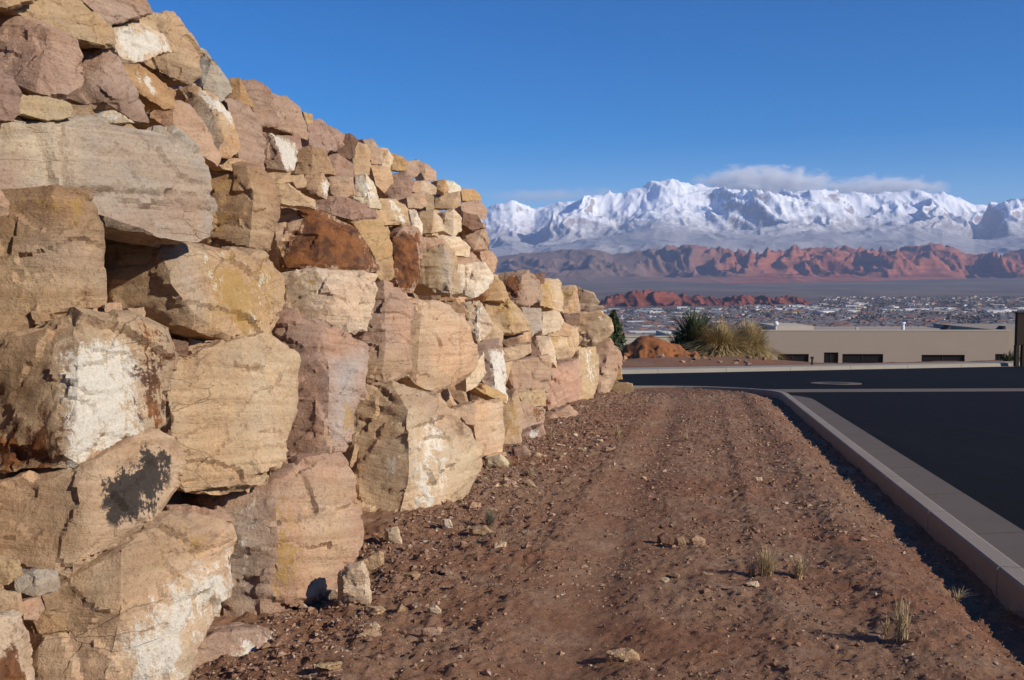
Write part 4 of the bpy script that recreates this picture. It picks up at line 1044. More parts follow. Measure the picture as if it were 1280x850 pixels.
STM = [M['wall_white'], M['wall_tan'], M['wall_rose'], M['roof_grey'], M['roof_brown'], M['roof_red'], M['roof_pale']]
for s, z in zip(spots, SZ):
    Y, X_, k, rz, px = s
    nm, lb, ct, gr, me = KINDS[k]
    if id(s) in take:
        o = bpy.data.objects.new(nm, me); COL.objects.link(o)
        o.location = (X_, Y, float(z)); o.rotation_euler.z = rz; o.scale = (trnd.uniform(0.8, 1.25),) * 2 + (trnd.uniform(0.85, 1.2),)
        tag(o, lb, ct, gr)
    else:
        c, sn = math.cos(rz), math.sin(rz)
        for v in me.vertices: big_v.append((X_ + v.co.x * c - v.co.y * sn, Y + v.co.x * sn + v.co.y * c, float(z) + v.co.z))
        for p in me.polygons:
            big_f.append(tuple(i + nv for i in p.vertices)); big_m.append(STM.index(me.materials[p.material_index]))
        nv += len(me.vertices)
rest = mesh_obj('far_town', big_v, big_f)
for m in STM: rest.data.materials.append(m)
rest.data.polygons.foreach_set('material_index', np.array(big_m, np.int32))
tag(rest, 'dense sprawl of small far-off houses across the valley floor', 'town', kind='stuff')
# trees between the houses: one far mass
BV = np.array([(1, 0, 0), (-0.5, 0.86, 0.1), (-0.5, -0.86, -0.1), (0.3, 0.1, 0.9), (-0.35, 0.0, 0.75), (0, 0, -0.8)], float)
BF = np.array([(0, 1, 3), (1, 4, 3), (1, 2, 4), (2, 0, 3), (2, 3, 4), (0, 5, 1), (1, 5, 2), (2, 5, 0)])
def scatter_blobs(name, P, R, mat, squash=0.8, jit=0.35, seed=1, smooth_shade=False, rot=True):
    g = np.random.default_rng(seed); n = len(P)
    V = np.repeat(BV[None], n, 0) * (1 + jit * g.uniform(-1, 1, (n, len(BV), 1)))
    sc = np.stack([g.uniform(0.75, 1.3, n), g.uniform(0.75, 1.3, n), g.uniform(0.6, 1.1, n) * squash], 1)
    V = V * sc[:, None, :] * np.asarray(R)[:, None, None]
    a = g.uniform(0, 6.28, n); c, s = np.cos(a)[:, None], np.sin(a)[:, None]
    V = np.stack([V[..., 0] * c - V[..., 1] * s, V[..., 0] * s + V[..., 1] * c, V[..., 2]], -1) + P[:, None, :]
    Fc = (BF[None] + (np.arange(n) * len(BV))[:, None, None]).reshape(-1, 3)
    return np_mesh(name, V.reshape(-1, 3), Fc, mat, None, smooth_shade)
def make_far_tree():
    t = NT('bare_town_trees'); p = t.geo()
    n = t.noise(p, 0.02, 4, 0.7)
    col = t.mix(t.ramp(n, 0.35, 0.65), (0.082, 0.070, 0.068), (0.15, 0.125, 0.115))
    n2 = t.noise(p, 0.009, 3, 0.6)
    col = t.mix(t.ramp(n2, 0.56, 0.66), col, (0.05, 0.06, 0.035))
    return t.done(col, None, 0.95)
M['fartree'] = make_far_tree()
g = np.random.default_rng(12); n = 15000
px = g.uniform(655, 1330, n); py = g.uniform(371.5, 424, n); Yt = np.minimum(101.0 * F / (py - 350), 5600 * g.uniform(0.93, 1, n)); Xt = (px - 640) / F * Yt
ok = ~(((px > 725) & (px < 905) & (Yt > 3550)) | ((px > 900) & (px < 1025) & (Yt > 3950)))
Xt, Yt = Xt[ok], Yt[ok]; Zt = ground_z(Xt[None, :], Yt[None, :])[0]
tag(scatter_blobs('town_trees', np.stack([Xt, Yt, Zt + 2.5], 1), g.uniform(3.0, 6.0, len(Xt)), M['fartree'], 0.85, 0.35, 3), 'haze of bare winter trees between the houses of the town', 'trees', kind='stuff')

# ---- the air between here and the mountains
hz = box_obj('haze', -27000, 27000, -3300, 27000, -135, SNOW_TOP + 60, None if False else mat_plain('haze_air', (1, 1, 1)))
hm = hz.data.materials[0]; ht = hm.node_tree; ht.nodes.clear()
ho = ht.nodes.new('ShaderNodeOutputMaterial'); hv = ht.nodes.new('ShaderNodeVolumePrincipled')
hv.inputs['Color'].default_value = (0.50, 0.66, 1.0, 1); hv.inputs['Density'].default_value = 2.7e-5; hv.inputs['Anisotropy'].default_value = 0.0
ht.links.new(hv.outputs[0], ho.inputs['Volume'])
tag(hz, kind='stuff'); hz['label'] = 'thin blue haze filling the air over the valley'; hz['category'] = 'haze'
hz.display_type = 'WIRE'

# ================================================================== CLOUDS along the crest, beyond the haze
def cloud(name, label, px0, px1, py0, py1, Y, depth, dens, seed, cover, nscale):
    x0, x1 = (px0 - 640) / F * Y, (px1 - 640) / F * Y
    z1, z0 = CAMZ + (350 - py0) / F * Y, CAMZ + (350 - py1) / F * Y
    # a rounded, lumpy closed body
    bm = bmesh.new(); bmesh.ops.create_icosphere(bm, subdivisions=4, radius=1.0)
    V = np.array([v.co[:] for v in bm.verts]); Fc = np.array([[v.index for v in f.verts] for f in bm.faces]); bm.free()
    V = V * (1 + 0.10 * fbm(V * 2.0 + seed, 3))[:, None]
    V = np.sign(V) * np.abs(V) ** 0.75
    V = V * np.array([(x1 - x0) / 2, depth / 2, (z1 - z0) / 2]) 
    m = bpy.data.materials.new(name + '_vapour'); m.use_nodes = True; nt = m.node_tree; nt.nodes.clear()
    out = nt.nodes.new('ShaderNodeOutputMaterial'); vol = nt.nodes.new('ShaderNodeVolumePrincipled')
    vol.inputs['Color'].default_value = (0.985, 0.985, 0.985, 1); vol.inputs['Anisotropy'].default_value = 0.0
    tc = nt.nodes.new('ShaderNodeTexCoord'); mp_ = nt.nodes.new('ShaderNodeMapping')
    mp_.inputs['Scale'].default_value = (1.0, 1.0, 2.2); mp_.inputs['Location'].default_value = (seed, seed * 2, 0)
    nz = nt.nodes.new('ShaderNodeTexNoise'); nz.inputs['Scale'].default_value = nscale; nz.inputs['Detail'].default_value = 8; nz.inputs['Roughness'].default_value = 0.68; nz.inputs['Distortion'].default_value = 0.6
    nt.links.new(tc.outputs['Object'], mp_.inputs['Vector']); nt.links.new(mp_.outputs[0], nz.inputs['Vector'])
    # fade towards the body's skin
    gr = nt.nodes.new('ShaderNodeMapping'); gr.inputs['Scale'].default_value = (2 / (x1 - x0), 2 / depth, 2 / (z1 - z0))
    nt.links.new(tc.outputs['Object'], gr.inputs['Vector'])
    ln = nt.nodes.new('ShaderNodeVectorMath'); ln.operation = 'LENGTH'; nt.links.new(gr.outputs[0], ln.inputs[0])
    sub = nt.nodes.new('ShaderNodeMath'); sub.operation = 'MULTIPLY_ADD'; sub.inputs[1].default_value = -0.42; sub.inputs[2].default_value = cover
    nt.links.new(ln.outputs['Value'], sub.inputs[0])
    add = nt.nodes.new('ShaderNodeMath'); add.operation = 'ADD'; nt.links.new(nz.outputs['Fac'], add.inputs[0]); nt.links.new(sub.outputs[0], add.inputs[1])
    mr = nt.nodes.new('ShaderNodeMapRange'); mr.interpolation_type = 'SMOOTHSTEP'; mr.inputs['From Min'].default_value = 0.42; mr.inputs['From Max'].default_value = 0.80; mr.inputs['To Max'].default_value = dens
    nt.links.new(add.outputs[0], mr.inputs['Value']); nt.links.new(mr.outputs[0], vol.inputs['Density']); nt.links.new(vol.outputs[0], out.inputs['Volume'])
    o = np_mesh(name, V, Fc, m); o.location = ((x0 + x1) / 2, Y, (z0 + z1) / 2)
    return tag(o, label, 'cloud')
cloud('cloud', 'ragged white cloud bank clinging to the snowy crest', 858, 1045, 207, 258, 29500, 2400, 0.007, 3.0, 0.335, 0.0019)
cloud('cloud', 'thin white cloud trailing along the snowy crest beside the larger bank', 1010, 1190, 218, 258, 29500, 2000, 0.006, 11.0, 0.30, 0.0019)
cloud('cloud', 'faint grey streak of cloud over the lower snowy peak', 580, 800, 233, 257, 29500, 2000, 0.0012, 23.0, 0.28, 0.0010)

# ================================================================== BEYOND THE FAR KERB
M['stucco'] = mat_plain('beige_stucco', (0.33, 0.27, 0.21), 0.9, 0.06, 0.7, 0.25, 30)
M['stucco_pale'] = mat_plain('pale_stucco', (0.50, 0.43, 0.34), 0.9, 0.07, 0.7, 0.25, 30)
M['roof_gravel'] = mat_plain('roof_gravel', (0.34, 0.29, 0.24), 0.95, 0.2, 2.0, 0.4, 40)
M['frame_dark'] = mat_plain('dark_frame', (0.03, 0.028, 0.026), 0.5, 0.1, 5)
def make_glass():
    t = NT('dark_window_glass'); t.b.inputs['Specular IOR Level'].default_value = 0.5
    return t.done((0.012, 0.014, 0.016), None, 0.08)
M['glass'] = make_glass()
M['metal_white'] = mat_plain('white_metal', (0.70, 0.70, 0.70), 0.5, 0.06, 6)
M['metal_grey'] = mat_plain('grey_metal', (0.22, 0.24, 0.25), 0.5, 0.15, 6)
M['timber'] = mat_plain('dark_timber', (0.040, 0.026, 0.018), 0.85, 0.35, 9, 0.4, 40)
def at_depth(x, y, Y):
    r = ray(x, y); return np.array([r[0] * Y, Y, CAMZ + r[2] * Y])
HY = 70.0
hx0, _, hz1 = at_depth(943, 413.5, HY); hx1 = at_depth(1262, 413.5, HY)[0]
hb = gz((hx0 + hx1) / 2, HY) - 0.4
hb = min(hb, hz1 - 3.4)
house = empty('beige_house', ((hx0 + hx1) / 2, HY, hb))
tag(house, 'long low beige stucco house with a flat parapet roof and dark strip windows', 'house')
HL = Vector(house.location)
def hbox(name, x0, x1, y0, y1, z0, z1, mat, parent=house, bev=0.0):
    o = box_obj(name, x0 - HL.x, x1 - HL.x, y0 - HL.y, y1 - HL.y, z0 - HL.z, z1 - HL.z, mat, parent, bev); return o
# front wall in pieces round real window openings
wins = [(972, 1011, 442.5), (1030, 1048, 440.5), (1053, 1104, 442.5), (1152, 1206, 443.5), (1244, 1256, 442.5)]
sill = hb + 0.45
W3 = [(at_depth(a, c, HY)[0], at_depth(b, c, HY)[0], at_depth(a, c, HY)[2]) for a, b, c in wins]
head = max(w[2] for w in W3)
hbox('front_wall', hx0, hx1, HY, HY + 0.3, head, hz1, M['stucco'])
xs = [hx0] + [v for w in W3 for v in w[:2]] + [hx1]
for k in range(0, len(xs), 2): hbox('wall_pier', xs[k], xs[k + 1], HY, HY + 0.3, hb, head, M['stucco'])
for a, b, zt in W3:
    hbox('wall_apron', a, b, HY + 0.002, HY + 0.298, hb, sill, M['stucco'])
    if head - zt > 0.02: hbox('lintel', a, b, HY + 0.002, HY + 0.298, zt, head, M['stucco'])
    w = hbox('window', a, b, HY + 0.16, HY + 0.20, sill, zt, M['glass'])
    fr = 0.05
    for (u0, u1, v0, v1) in ((a, b, zt - fr, zt), (a, b, sill, sill + fr), (a, a + fr, sill + fr, zt - fr), (b - fr, b, sill + fr, zt - fr), ((a + b) / 2 - fr / 2, (a + b) / 2 + fr / 2, sill + fr, zt - fr)):
        hbox('window_frame', u0, u1, HY + 0.12, HY + 0.16, v0, v1, M['frame_dark'], w)
DP = 12.0
bxl = hx0 * (HY + DP) / HY + 0.6
sk = [(hx0, HY + 0.302), (hx0 + 0.3, HY + 0.302), (bxl + 0.3, HY + DP), (bxl, HY + DP)]
mesh_obj('side_wall', [(x - HL.x, y - HL.y, z - HL.z) for z in (hb, hz1) for x, y in sk], [(0, 3, 2, 1), (4, 5, 6, 7), (0, 1, 5, 4), (1, 2, 6, 5), (2, 3, 7, 6), (3, 0, 4, 7)], M['stucco'], house)
hbox('side_wall', hx1 - 0.3, hx1, HY + 0.302, HY + DP, hb, hz1, M['stucco'])
zb = at_depth(1100, 408.5, HY + DP)[2]
hbox('back_wall', bxl, hx1 + 6, HY + DP + 0.002, HY + DP + 0.3, hb, zb, M['stucco_pale'])
rk = [(hx0 + 0.302, HY + 0.302), (hx1 - 0.302, HY + 0.302), (hx1 - 0.302, HY + DP - 0.002), (bxl + 0.302, HY + DP - 0.002)]
mesh_obj('roof', [(x - HL.x, y - HL.y, z - HL.z) for z in (hz1 - 0.45, hz1 - 0.3) for x, y in rk], [(0, 3, 2, 1), (4, 5, 6, 7), (0, 1, 5, 4), (1, 2, 6, 5), (2, 3, 7, 6), (3, 0, 4, 7)], M['roof_gravel'], house)
hbox('coping', hx0 - 0.03, hx1 + 0.03, HY - 0.03, HY + 0.33, hz1 + 0.002, hz1 + 0.06, M['stucco_pale'])
# raised block at the left of the roof
bx = at_depth(965, 410, HY + 5); bx1 = at_depth(1003, 407.5, HY + 5)
hbox('roof_block', bx[0], at_depth(1012, 410, HY + 5)[0], HY + 4, HY + 9, hz1 - 0.3, at_depth(1000, 407.5, HY + 4)[2], M['stucco_pale'])
hbox('garage_wing', hx1 + 0.02, hx1 + 9, HY + 1.0, HY + DP - 0.1, hb, hz1 - 0.02, M['stucco'])
def cyl(name, x, y, z0, z1, r0, r1, mat, parent=None, n=14, loc=(0, 0, 0)):
    V, Fc = [], []
    for k in range(n):
        a = 2 * math.pi * k / n
        V.append((x + r0 * math.cos(a), y + r0 * math.sin(a), z0)); V.append((x + r1 * math.cos(a), y + r1 * math.sin(a), z1))
    for k in range(n):
        q = (k + 1) % n; Fc.append((2 * k, 2 * q, 2 * q + 1, 2 * k + 1))
    Fc.append(tuple(2 * k + 1 for k in range(n))); Fc.append(tuple(2 * k for k in range(n - 1, -1, -1)))
    return mesh_obj(name, V, Fc, mat, parent)
vp = at_depth(1128.5, 414.5, HY + 3)
ventz = at_depth(1128.5, 402.5, HY + 3)[2]
vent = cyl('vent_pipe', vp[0] - HL.x, HY + 3 - HL.y, hz1 - 0.3 - HL.z, ventz - 0.12 - HL.z, 0.14, 0.11, M['metal_white'], house)
cyl('vent_cap', vp[0] - HL.x, HY + 3 - HL.y, ventz - 0.118 - HL.z, ventz - HL.z, 0.2, 0.16, M['metal_white'], vent)
sp_ = at_depth(1071.5, 409, HY + 4)
hbox('roof_stub', sp_[0] - 0.1, sp_[0] + 0.1, HY + 3.9, HY + 4.1, hz1 - 0.3, sp_[2], M['stucco_pale'])
M['brown_metal'] = mat_plain('brown_metal', (0.085, 0.055, 0.04), 0.6, 0.2, 8)
for cxp, wpx, hpx in ((1180, 11, 5), (1249, 10, 4)):
    p = at_depth(cxp, 414, HY + 2.5); w = wpx / F * (HY + 2.5); hh = hpx / F * (HY + 2.5) + 0.3
    v = [(p[0] - w / 2 - HL.x, HY + 2 - HL.y, hz1 - 0.3 - HL.z), (p[0] + w / 2 - HL.x, HY + 2 - HL.y, hz1 - 0.3 - HL.z), (p[0] + w / 2 - HL.x, HY + 3 - HL.y, hz1 - 0.3 - HL.z), (p[0] - w / 2 - HL.x, HY + 3 - HL.y, hz1 - 0.3 - HL.z), (p[0] + w * 0.35 - HL.x, HY + 2 - HL.y, hz1 - 0.3 + hh - HL.z), (p[0] + w * 0.35 - HL.x, HY + 3 - HL.y, hz1 - 0.3 + hh - HL.z)]
    mesh_obj('roof_vent', v, [(0, 1, 4), (1, 2, 5, 4), (2, 3, 5), (3, 0, 4, 5), (0, 3, 2, 1)], M['brown_metal'], house)
dp = at_depth(970, 404.5, HY + 3)
bm = bmesh.new(); bmesh.ops.create_uvsphere(bm, u_segments=16, v_segments=10, radius=0.19); me = bpy.data.meshes.new('roof_globe'); bm.to_mesh(me); bm.free(); me.materials.append(M['metal_white']); me.shade_smooth()
gl = link(bpy.data.objects.new('roof_globe', me), house); gl.location = (dp[0] - HL.x, HY + 3 - HL.y, dp[2] - HL.z)
cyl('stem', 0, 0, hz1 - 0.3 - dp[2], -0.17, 0.035, 0.035, M['metal_white'], gl)

# pale house corner behind the mound
PY = 64.0
q0, q1 = at_depth(752, 421.5, PY), at_depth(851, 422.5, PY)
ph = empty('pale_house', ((q0[0] + q1[0]) / 2, PY, gz(q0[0] + 2, PY) - 0.5))
tag(ph, 'low pale stucco house end showing behind the orange dirt mound', 'house')
PL = Vector(ph.location)
wz = at_depth(835, 428, PY)[2]
def pbox(name, x0, x1, y0, y1, z0, z1, mat, parent=ph): return box_obj(name, x0 - PL.x, x1 - PL.x, y0 - PL.y, y1 - PL.y, z0 - PL.z, z1 - PL.z, mat, parent)
wx0, wx1 = at_depth(838, 428, PY)[0], at_depth(842.5, 428, PY)[0]
wtop, wbot = at_depth(838, 426.5, PY)[2], at_depth(838, 435, PY)[2]
pbox('wall', q0[0], wx0, PY, PY + 0.3, PL.z, q0[2], M['stucco_pale'])
pbox('wall', wx1, q1[0], PY, PY + 0.3, PL.z, q0[2], M['stucco_pale'])
pbox('wall', wx0, wx1, PY + 0.002, PY + 0.298, wtop, q0[2] - 0.002, M['stucco_pale'])
pbox('wall', wx0, wx1, PY + 0.002, PY + 0.298, PL.z, wbot, M['stucco_pale'])
pbox('window', wx0, wx1, PY + 0.15, PY + 0.2, wbot, wtop, M['glass'])
pbox('side_wall', q1[0] - 0.3, q1[0], PY + 0.302, PY + 9, PL.z, q0[2], M['stucco_pale'])
pbox('roof', q0[0], q1[0] - 0.302, PY + 0.302, PY + 9, q0[2] - 0.5, q0[2] - 0.3, M['roof_gravel'])
pbox('coping', q0[0] - 0.03, q1[0] + 0.04, PY - 0.04, PY + 0.34, q0[2] + 0.002, q0[2] + 0.08, M['stucco_pale'])

# orange mound of spoil
mb = at_depth(808, 452, 50.0); mtop = at_depth(806, 420.5, 50.0)
def heap(name, x0, x1, xpk, Yc, dep, ztop, mat, seed):
    X, Y = np.meshgrid(np.linspace(x0 - 0.6, x1 + 0.6, 90), np.linspace(Yc - dep, Yc + dep, 60))
    base = ground_z(X, Y)
    u = np.where(X < xpk, (xpk - X) / (xpk - x0), (X - xpk) / (x1 - xpk)); v = (Y - Yc) / dep
    r_ = np.sqrt(u * u * 0.95 + v * v)
    n = fbm(np.stack([X.ravel(), Y.ravel(), np.full(X.size, seed)], 1) * 1.3, 4).reshape(X.shape)
    hgt = smooth(0, 1.0, np.clip(1.06 - r_ * (1 + 0.40 * n), 0, 1.0)) 
    zpk = ztop - float(base[30, 45])
    Z = base - 0.12 + (zpk + 0.12) * hgt * (1 + 0.10 * n) + 0.05 * n * smooth(0, 0.2, hgt)
    o = grid_obj(name, X - xpk, Y - Yc, Z - base[30, 45], mat); o.location = (xpk, Yc, float(base[30, 45]))
    return o
sx = lambda px, Y: (px - 640) / F * Y
tag(heap('dirt_mound', sx(768, 50), sx(885, 50), sx(805, 50), 50.0, 2.6, mtop[2] - 0.02, M['orange'], 3.1), 'rounded orange mound of bare soil beside the pale house', 'dirt mound')

# timber post beside the far walk
tp = on_ground(1275, 455, 0.2)
TZ = gz(tp[0], tp[1] + 3.0); TYY = tp[1] + 3.0
tb = at_depth(1274, 455.5, TYY); tt_ = at_depth(1274, 392, TYY)
post = empty('timber_sign_post', (tb[0], TYY, tb[2] - 0.15)); tag(post, 'tall dark timber post with two legs standing by the far walk', 'sign post')
hh = tt_[2] - tb[2] + 0.15; pw = F / TYY
for a, b in ((-6.2, -1.4), (2.0, 6.8)): box_obj('leg', a / pw, b / pw, -0.1, 0.1, 0, hh * 0.42, M['timber'], post, 0.01)
box_obj('board', -5.6 / pw, 6.6 / pw, -0.11, 0.11, hh * 0.42 + 0.002, hh, M['timber'], post, 0.015)
box_obj('cap', -6.4 / pw, 7.2 / pw, -0.14, 0.14, hh + 0.002, hh + 0.07, M['timber'], post, 0.01)

# utility pedestal, marker stick
up = at_depth(907, 446, 52.0)
pd = empty('utility_pedestal', (up[0], 52.0, up[2] - 0.2)); tag(pd, 'small grey utility pedestal among the dry bushes', 'utility box')
box_obj('body', -0.10, 0.10, -0.1, 0.1, 0, 0.62, M['metal_grey'], pd, 0.01); box_obj('lid', -0.12, 0.12, -0.12, 0.12, 0.622, 0.70, M['metal_grey'], pd, 0.01)
mk = on_ground(1049, 466); mkz = zg(mk[1])
ms = empty('marker_stake', (mk[0], float(fary(mk[0])) - 0.55 + 1.3, zg(float(fary(mk[0]))) + 0.15)); tag(ms, 'tiny dark stake standing on the far kerb', 'stake')
box_obj('shaft', -0.035, 0.035, -0.03, 0.03, 0, 0.26, M['timber'], ms); box_obj('head', -0.06, 0.06, -0.04, 0.04, 0.262, 0.36, M['timber'], ms)

# ================================================================== PLANTS
def blades(name, n, h, spread, width, mat, parent, seed, droop=0.5, base=0.05, hvar=0.4, lean=(0, 0), seg=4, up=1.0):
    """a spray of thin tapering blades springing from one foot"""
    rnd = random.Random(seed); V, Fc = [], []
    for _ in range(n):
        a = rnd.uniform(0, 6.283); hh = h * (1 - hvar * rnd.random()); sp = spread * (rnd.random() ** 0.7)
        bx, by = base * rnd.gauss(0, 0.6), base * rnd.gauss(0, 0.6)
        ca, sa = math.cos(a), math.sin(a); wob = rnd.uniform(-0.15, 0.15) * hh
        k0 = len(V)
        for s in range(seg + 1):
            u = s / seg
            out = sp * (0.35 * u + 0.65 * u * u)
            z = hh * (u * up - droop * 0.5 * (sp / max(h, 1e-6)) * u * u * u)
            px = bx + ca * out + lean[0] * u * hh - sa * wob * u * (1 - u) * 2; py = by + sa * out + lean[1] * u * hh + ca * wob * u * (1 - u) * 2
            w = width * (1 - u) ** 0.7 * 0.5 + width * 0.06
            tw = a + 1.57 + 0.6 * u
            V.append((px - math.cos(tw) * w, py - math.sin(tw) * w, z)); V.append((px + math.cos(tw) * w, py + math.sin(tw) * w, z))
        for s in range(seg): i = k0 + 2 * s; Fc.append((i, i + 1, i + 3, i + 2))
    return mesh_obj(name, V, Fc, mat, parent)
def make_leaf(name, c0, c1, sc):
    t = NT(name); p = t.geo()
    col = t.mix(t.ramp(t.noise(p, sc, 4, 0.7), 0.35, 0.65), c0, c1)
    return t.done(col, None, 0.8)
M['straw'] = make_leaf('dry_straw', (0.38, 0.27, 0.14), (0.60, 0.46, 0.27), 30)
M['drybush'] = make_leaf('dry_bush', (0.32, 0.22, 0.09), (0.55, 0.42, 0.20), 4)
M['yucca'] = make_leaf('green_frond', (0.035, 0.055, 0.02), (0.10, 0.125, 0.05), 4)
M['weed'] = make_leaf('grey_weed', (0.13, 0.12, 0.075), (0.24, 0.22, 0.15), 25)
M['stalk'] = mat_plain('bark', (0.13, 0.09, 0.06), 0.9, 0.3, 8, 0.4, 30)
def bush(name, px, py_base, py_top, Y, label, cat, mat, n, spr, width, seed, layers=3, group=None):
    b = at_depth(px, py_base, Y); h = (py_base - py_top) / F * Y
    g_ = gz(b[0], Y); z0 = min(b[2], max(g_, b[2] - 0.5))
    o = empty(name, (b[0], Y, z0 - 0.05)); tag(o, label, cat, group)
    h = h * 1.28 + b[2] - z0 + 0.05
    cyl('trunk', 0, 0, -0.1, h * 0.28, 0.09, 0.05, M['stalk'], o, 8)
    for k in range(layers):
        bl = blades('fronds', n // layers, h * (1 - 0.15 * k), spr / F * Y * (1.1 + 0.5 * k), width, mat, o, seed + k, droop=0.7 + 0.4 * k, base=0.10 + 0.08 * k, hvar=0.45)
        bl.location.z = 0.02
    return o
bush('spiky_shrub', 868, 446, 391, 55.0, 'dark green spiky shrub beside the pale house', 'shrub', M['yucca'], 1000, 36, 0.085, 41)
bush('spiky_shrub', 848, 442, 412, 56.5, 'small dark green shrub at the foot of the larger spiky shrub', 'shrub', M['yucca'], 200, 16, 0.08, 47)
bush('dry_bush', 902, 450, 404, 52.5, 'arching straw-coloured dry bush next to the dark green shrub', 'bush', M['drybush'], 2600, 46, 0.04, 51)
bush('dry_bush', 936, 449, 405, 53.5, 'dense straw-coloured dry bush against the end of the beige house', 'bush', M['drybush'], 2600, 30, 0.04, 57)
bush('dry_bush', 958, 455, 428, 55.5, 'thin dry bush in front of the beige house wall', 'bush', M['drybush'], 160, 26, 0.025, 63)
bush('green_shrub', 1262, 456, 440, 52.0, 'small green shrub at the foot of the timber post', 'shrub', M['yucca'], 260, 16, 0.06, 71)
bush('green_shrub', 1283, 456, 436, 53.0, 'bright leafy shrub right behind the timber post', 'shrub', M['yucca'], 260, 16, 0.06, 73)
# tree top showing past the wall's far corner
def tree(px, py0, py1, Y, label, seed):
    b = at_depth(px, py1, Y); top = at_depth(px, py0, Y); z0 = gz(b[0], Y)
    o = empty('evergreen_tree', (b[0], Y, z0)); tag(o, label, 'tree'); H = top[2] - z0
    cyl('trunk', 0, 0, -0.2, H * 0.9, 0.16, 0.04, M['stalk'], o, 8)
    rnd = random.Random(seed); V, Fc = [], []
    for _ in range(2600):
        u = rnd.random() ** 0.8; a = rnd.uniform(0, 6.28); rr = H * 0.30 * (1 - u) ** 0.7 * (0.55 + 0.6 * rnd.random())
        c = Vector((math.cos(a) * rr, math.sin(a) * rr, H * (0.15 + 0.85 * u))); s = rnd.uniform(0.06, 0.15)
        d1 = Vector((rnd.gauss(0, 1), rnd.gauss(0, 1), rnd.gauss(0, 1))).normalized() * s; d2 = Vector((rnd.gauss(0, 1), rnd.gauss(0, 1), rnd.gauss(0, 1))).normalized() * s
        k = len(V); V += [c - d1, c + d2, c + d1]; Fc.append((k, k + 1, k + 2))
    mesh_obj('crown', V, Fc, M['yucca'], o)
tree(766, 389, 430, 58.0, 'dark green tree showing past the end of the boulder wall', 5)

# grass tufts on the dirt
def tuft(px, py, hpx, label, n=60, mat='straw', group=None, seed=0, spread=0.35, width=0.0045):
    q = on_dirt(px, py); h = hpx / F * q[1]
    o = empty('grass_tuft', (q[0], q[1], q[2] - 0.006)); tag(o, label, 'grass tuft', group)
    blades('grass_blades', n, h, h * spread, width, M[mat], o, 300 + seed, droop=0.6, base=0.10 * h, hvar=0.6)
    blades('seed_stalks', max(6, n // 6), h * 1.1, h * spread * 0.5, width * 0.7, M[mat], o, 700 + seed, droop=0.2, base=0.05 * h, hvar=0.3)
tuft(1127, 800, 62, 'tallest dry grass tuft, standing alone near the kerb shadow', 130, seed=1, spread=0.30)
tuft(1108, 793, 28, 'short thin dry tuft right beside the tallest grass tuft', 40, seed=2)
tuft(958, 721, 42, 'bushy dry grass tuft, larger of the pair in the middle of the dirt', 300, seed=3, spread=0.62)
tuft(940, 720, 28, 'sparse dry tuft touching the bushy tuft of the pair', 50, seed=4, spread=0.6)
tuft(998, 722, 33, 'upright dry grass tuft, smaller of the pair in the middle of the dirt', 170, seed=5, spread=0.55)
tuft(772, 547, 20, 'dry tuft growing between the wheel lane and the wall foot', 80, seed=6, spread=0.6)
tuft(858, 552, 14, 'low rounded straw clump on the edge of the wheel lane', 110, seed=7, spread=0.9)
tuft(612, 655, 26, 'grey green weed at the foot of the cream striped block', 90, 'weed', seed=8, spread=0.8)
for k, (x, y, h) in enumerate([(690, 548, 16), (722, 526, 14), (748, 512, 14), (808, 503, 12), (930, 497, 12), (955, 496, 9), (888, 500, 8), (840, 498, 9), (700, 575, 14), (664, 596, 15), (1012, 600, 8), (1090, 700, 8)]):
    tuft(x, y, h, 'small dry grass tuft scattered on the dirt strip', 40, ('straw', 'weed')[k % 3 == 1], 'small tufts on the dirt strip', 20 + k, 0.7)
for k, (x, y, h) in enumerate([(1196, 752, 24), (1060, 606, 10), (1262, 770, 26), (1238, 735, 14), (1020, 536, 8), (1098, 622, 10)]):
    tuft(x, y, h, 'pale dry weed in the shaded trench behind the kerb', 36, 'straw', 'weeds in the kerb trench', 60 + k, 1.1)

# ================================================================== LOOSE STONES AND GRAVEL
def loose(pts, color, label, lift=0.0, thick=0.8, group=None, cat='stone'):
    """a stone lying on the dirt; its outline in photo pixels, resting on the ground under its lower edge"""
    _cnt[0] += 1
    rnd = random.Random(5000 + _cnt[0]); pts = np.array(pts, float); c = pts.mean(0)
    lowp = pts[pts[:, 1].argmax()]
    q = on_dirt(float(c[0]), float(lowp[1])); Y0 = q[1]
    area = 0.5 * abs(np.sum(pts[:, 0] * np.roll(pts[:, 1], -1) - np.roll(pts[:, 0], -1) * pts[:, 1])); S = math.sqrt(area) / F * Y0
    cen = np.array([0, 0, CAMZ]); Yc = Y0 + 0.45 * S
    ring = [cen + ray(*p) * (Yc + rnd.uniform(-0.05, 0.05) * S) for p in pts]
    fr = [cen + ray(*(c + (p - c) * 0.7)) * (Yc - 0.32 * S * rnd.uniform(0.8, 1.1)) for p in pts]
    bk = [r_ + np.array([-0.1, thick * 0.6, 0.0]) * S for r_ in (np.array(ring) - np.mean(ring, 0)) * 0.8 + np.mean(ring, 0)]
    base = [np.array([r_[0], r_[1], min(r_[2], q[2]) - 0.12 * S]) for r_ in ring]
    bm = chip(hull_bm(ring + fr + bk + base), S, rnd, 4, 0.02, 0.08)
    o = finish_rock('loose_stone', bm, S, max(S / 22, 1.5 * Y0 / F), PAL[color], rnd, None, (), 1.0, 0.3, origin=(q[0], q[1] + 0.4 * S, q[2]))
    tag(o, label, cat, group)
    return o
loose([(422, 718), (432, 706), (455, 702), (463, 718), (462, 748), (440, 756), (424, 746)], 'cream', 'pale upright stone leaning at the foot of the streaked boulder')
loose([(405, 737), (422, 734), (432, 748), (418, 752), (406, 748)], 'cream', 'small pale stone beside the upright pale stone')
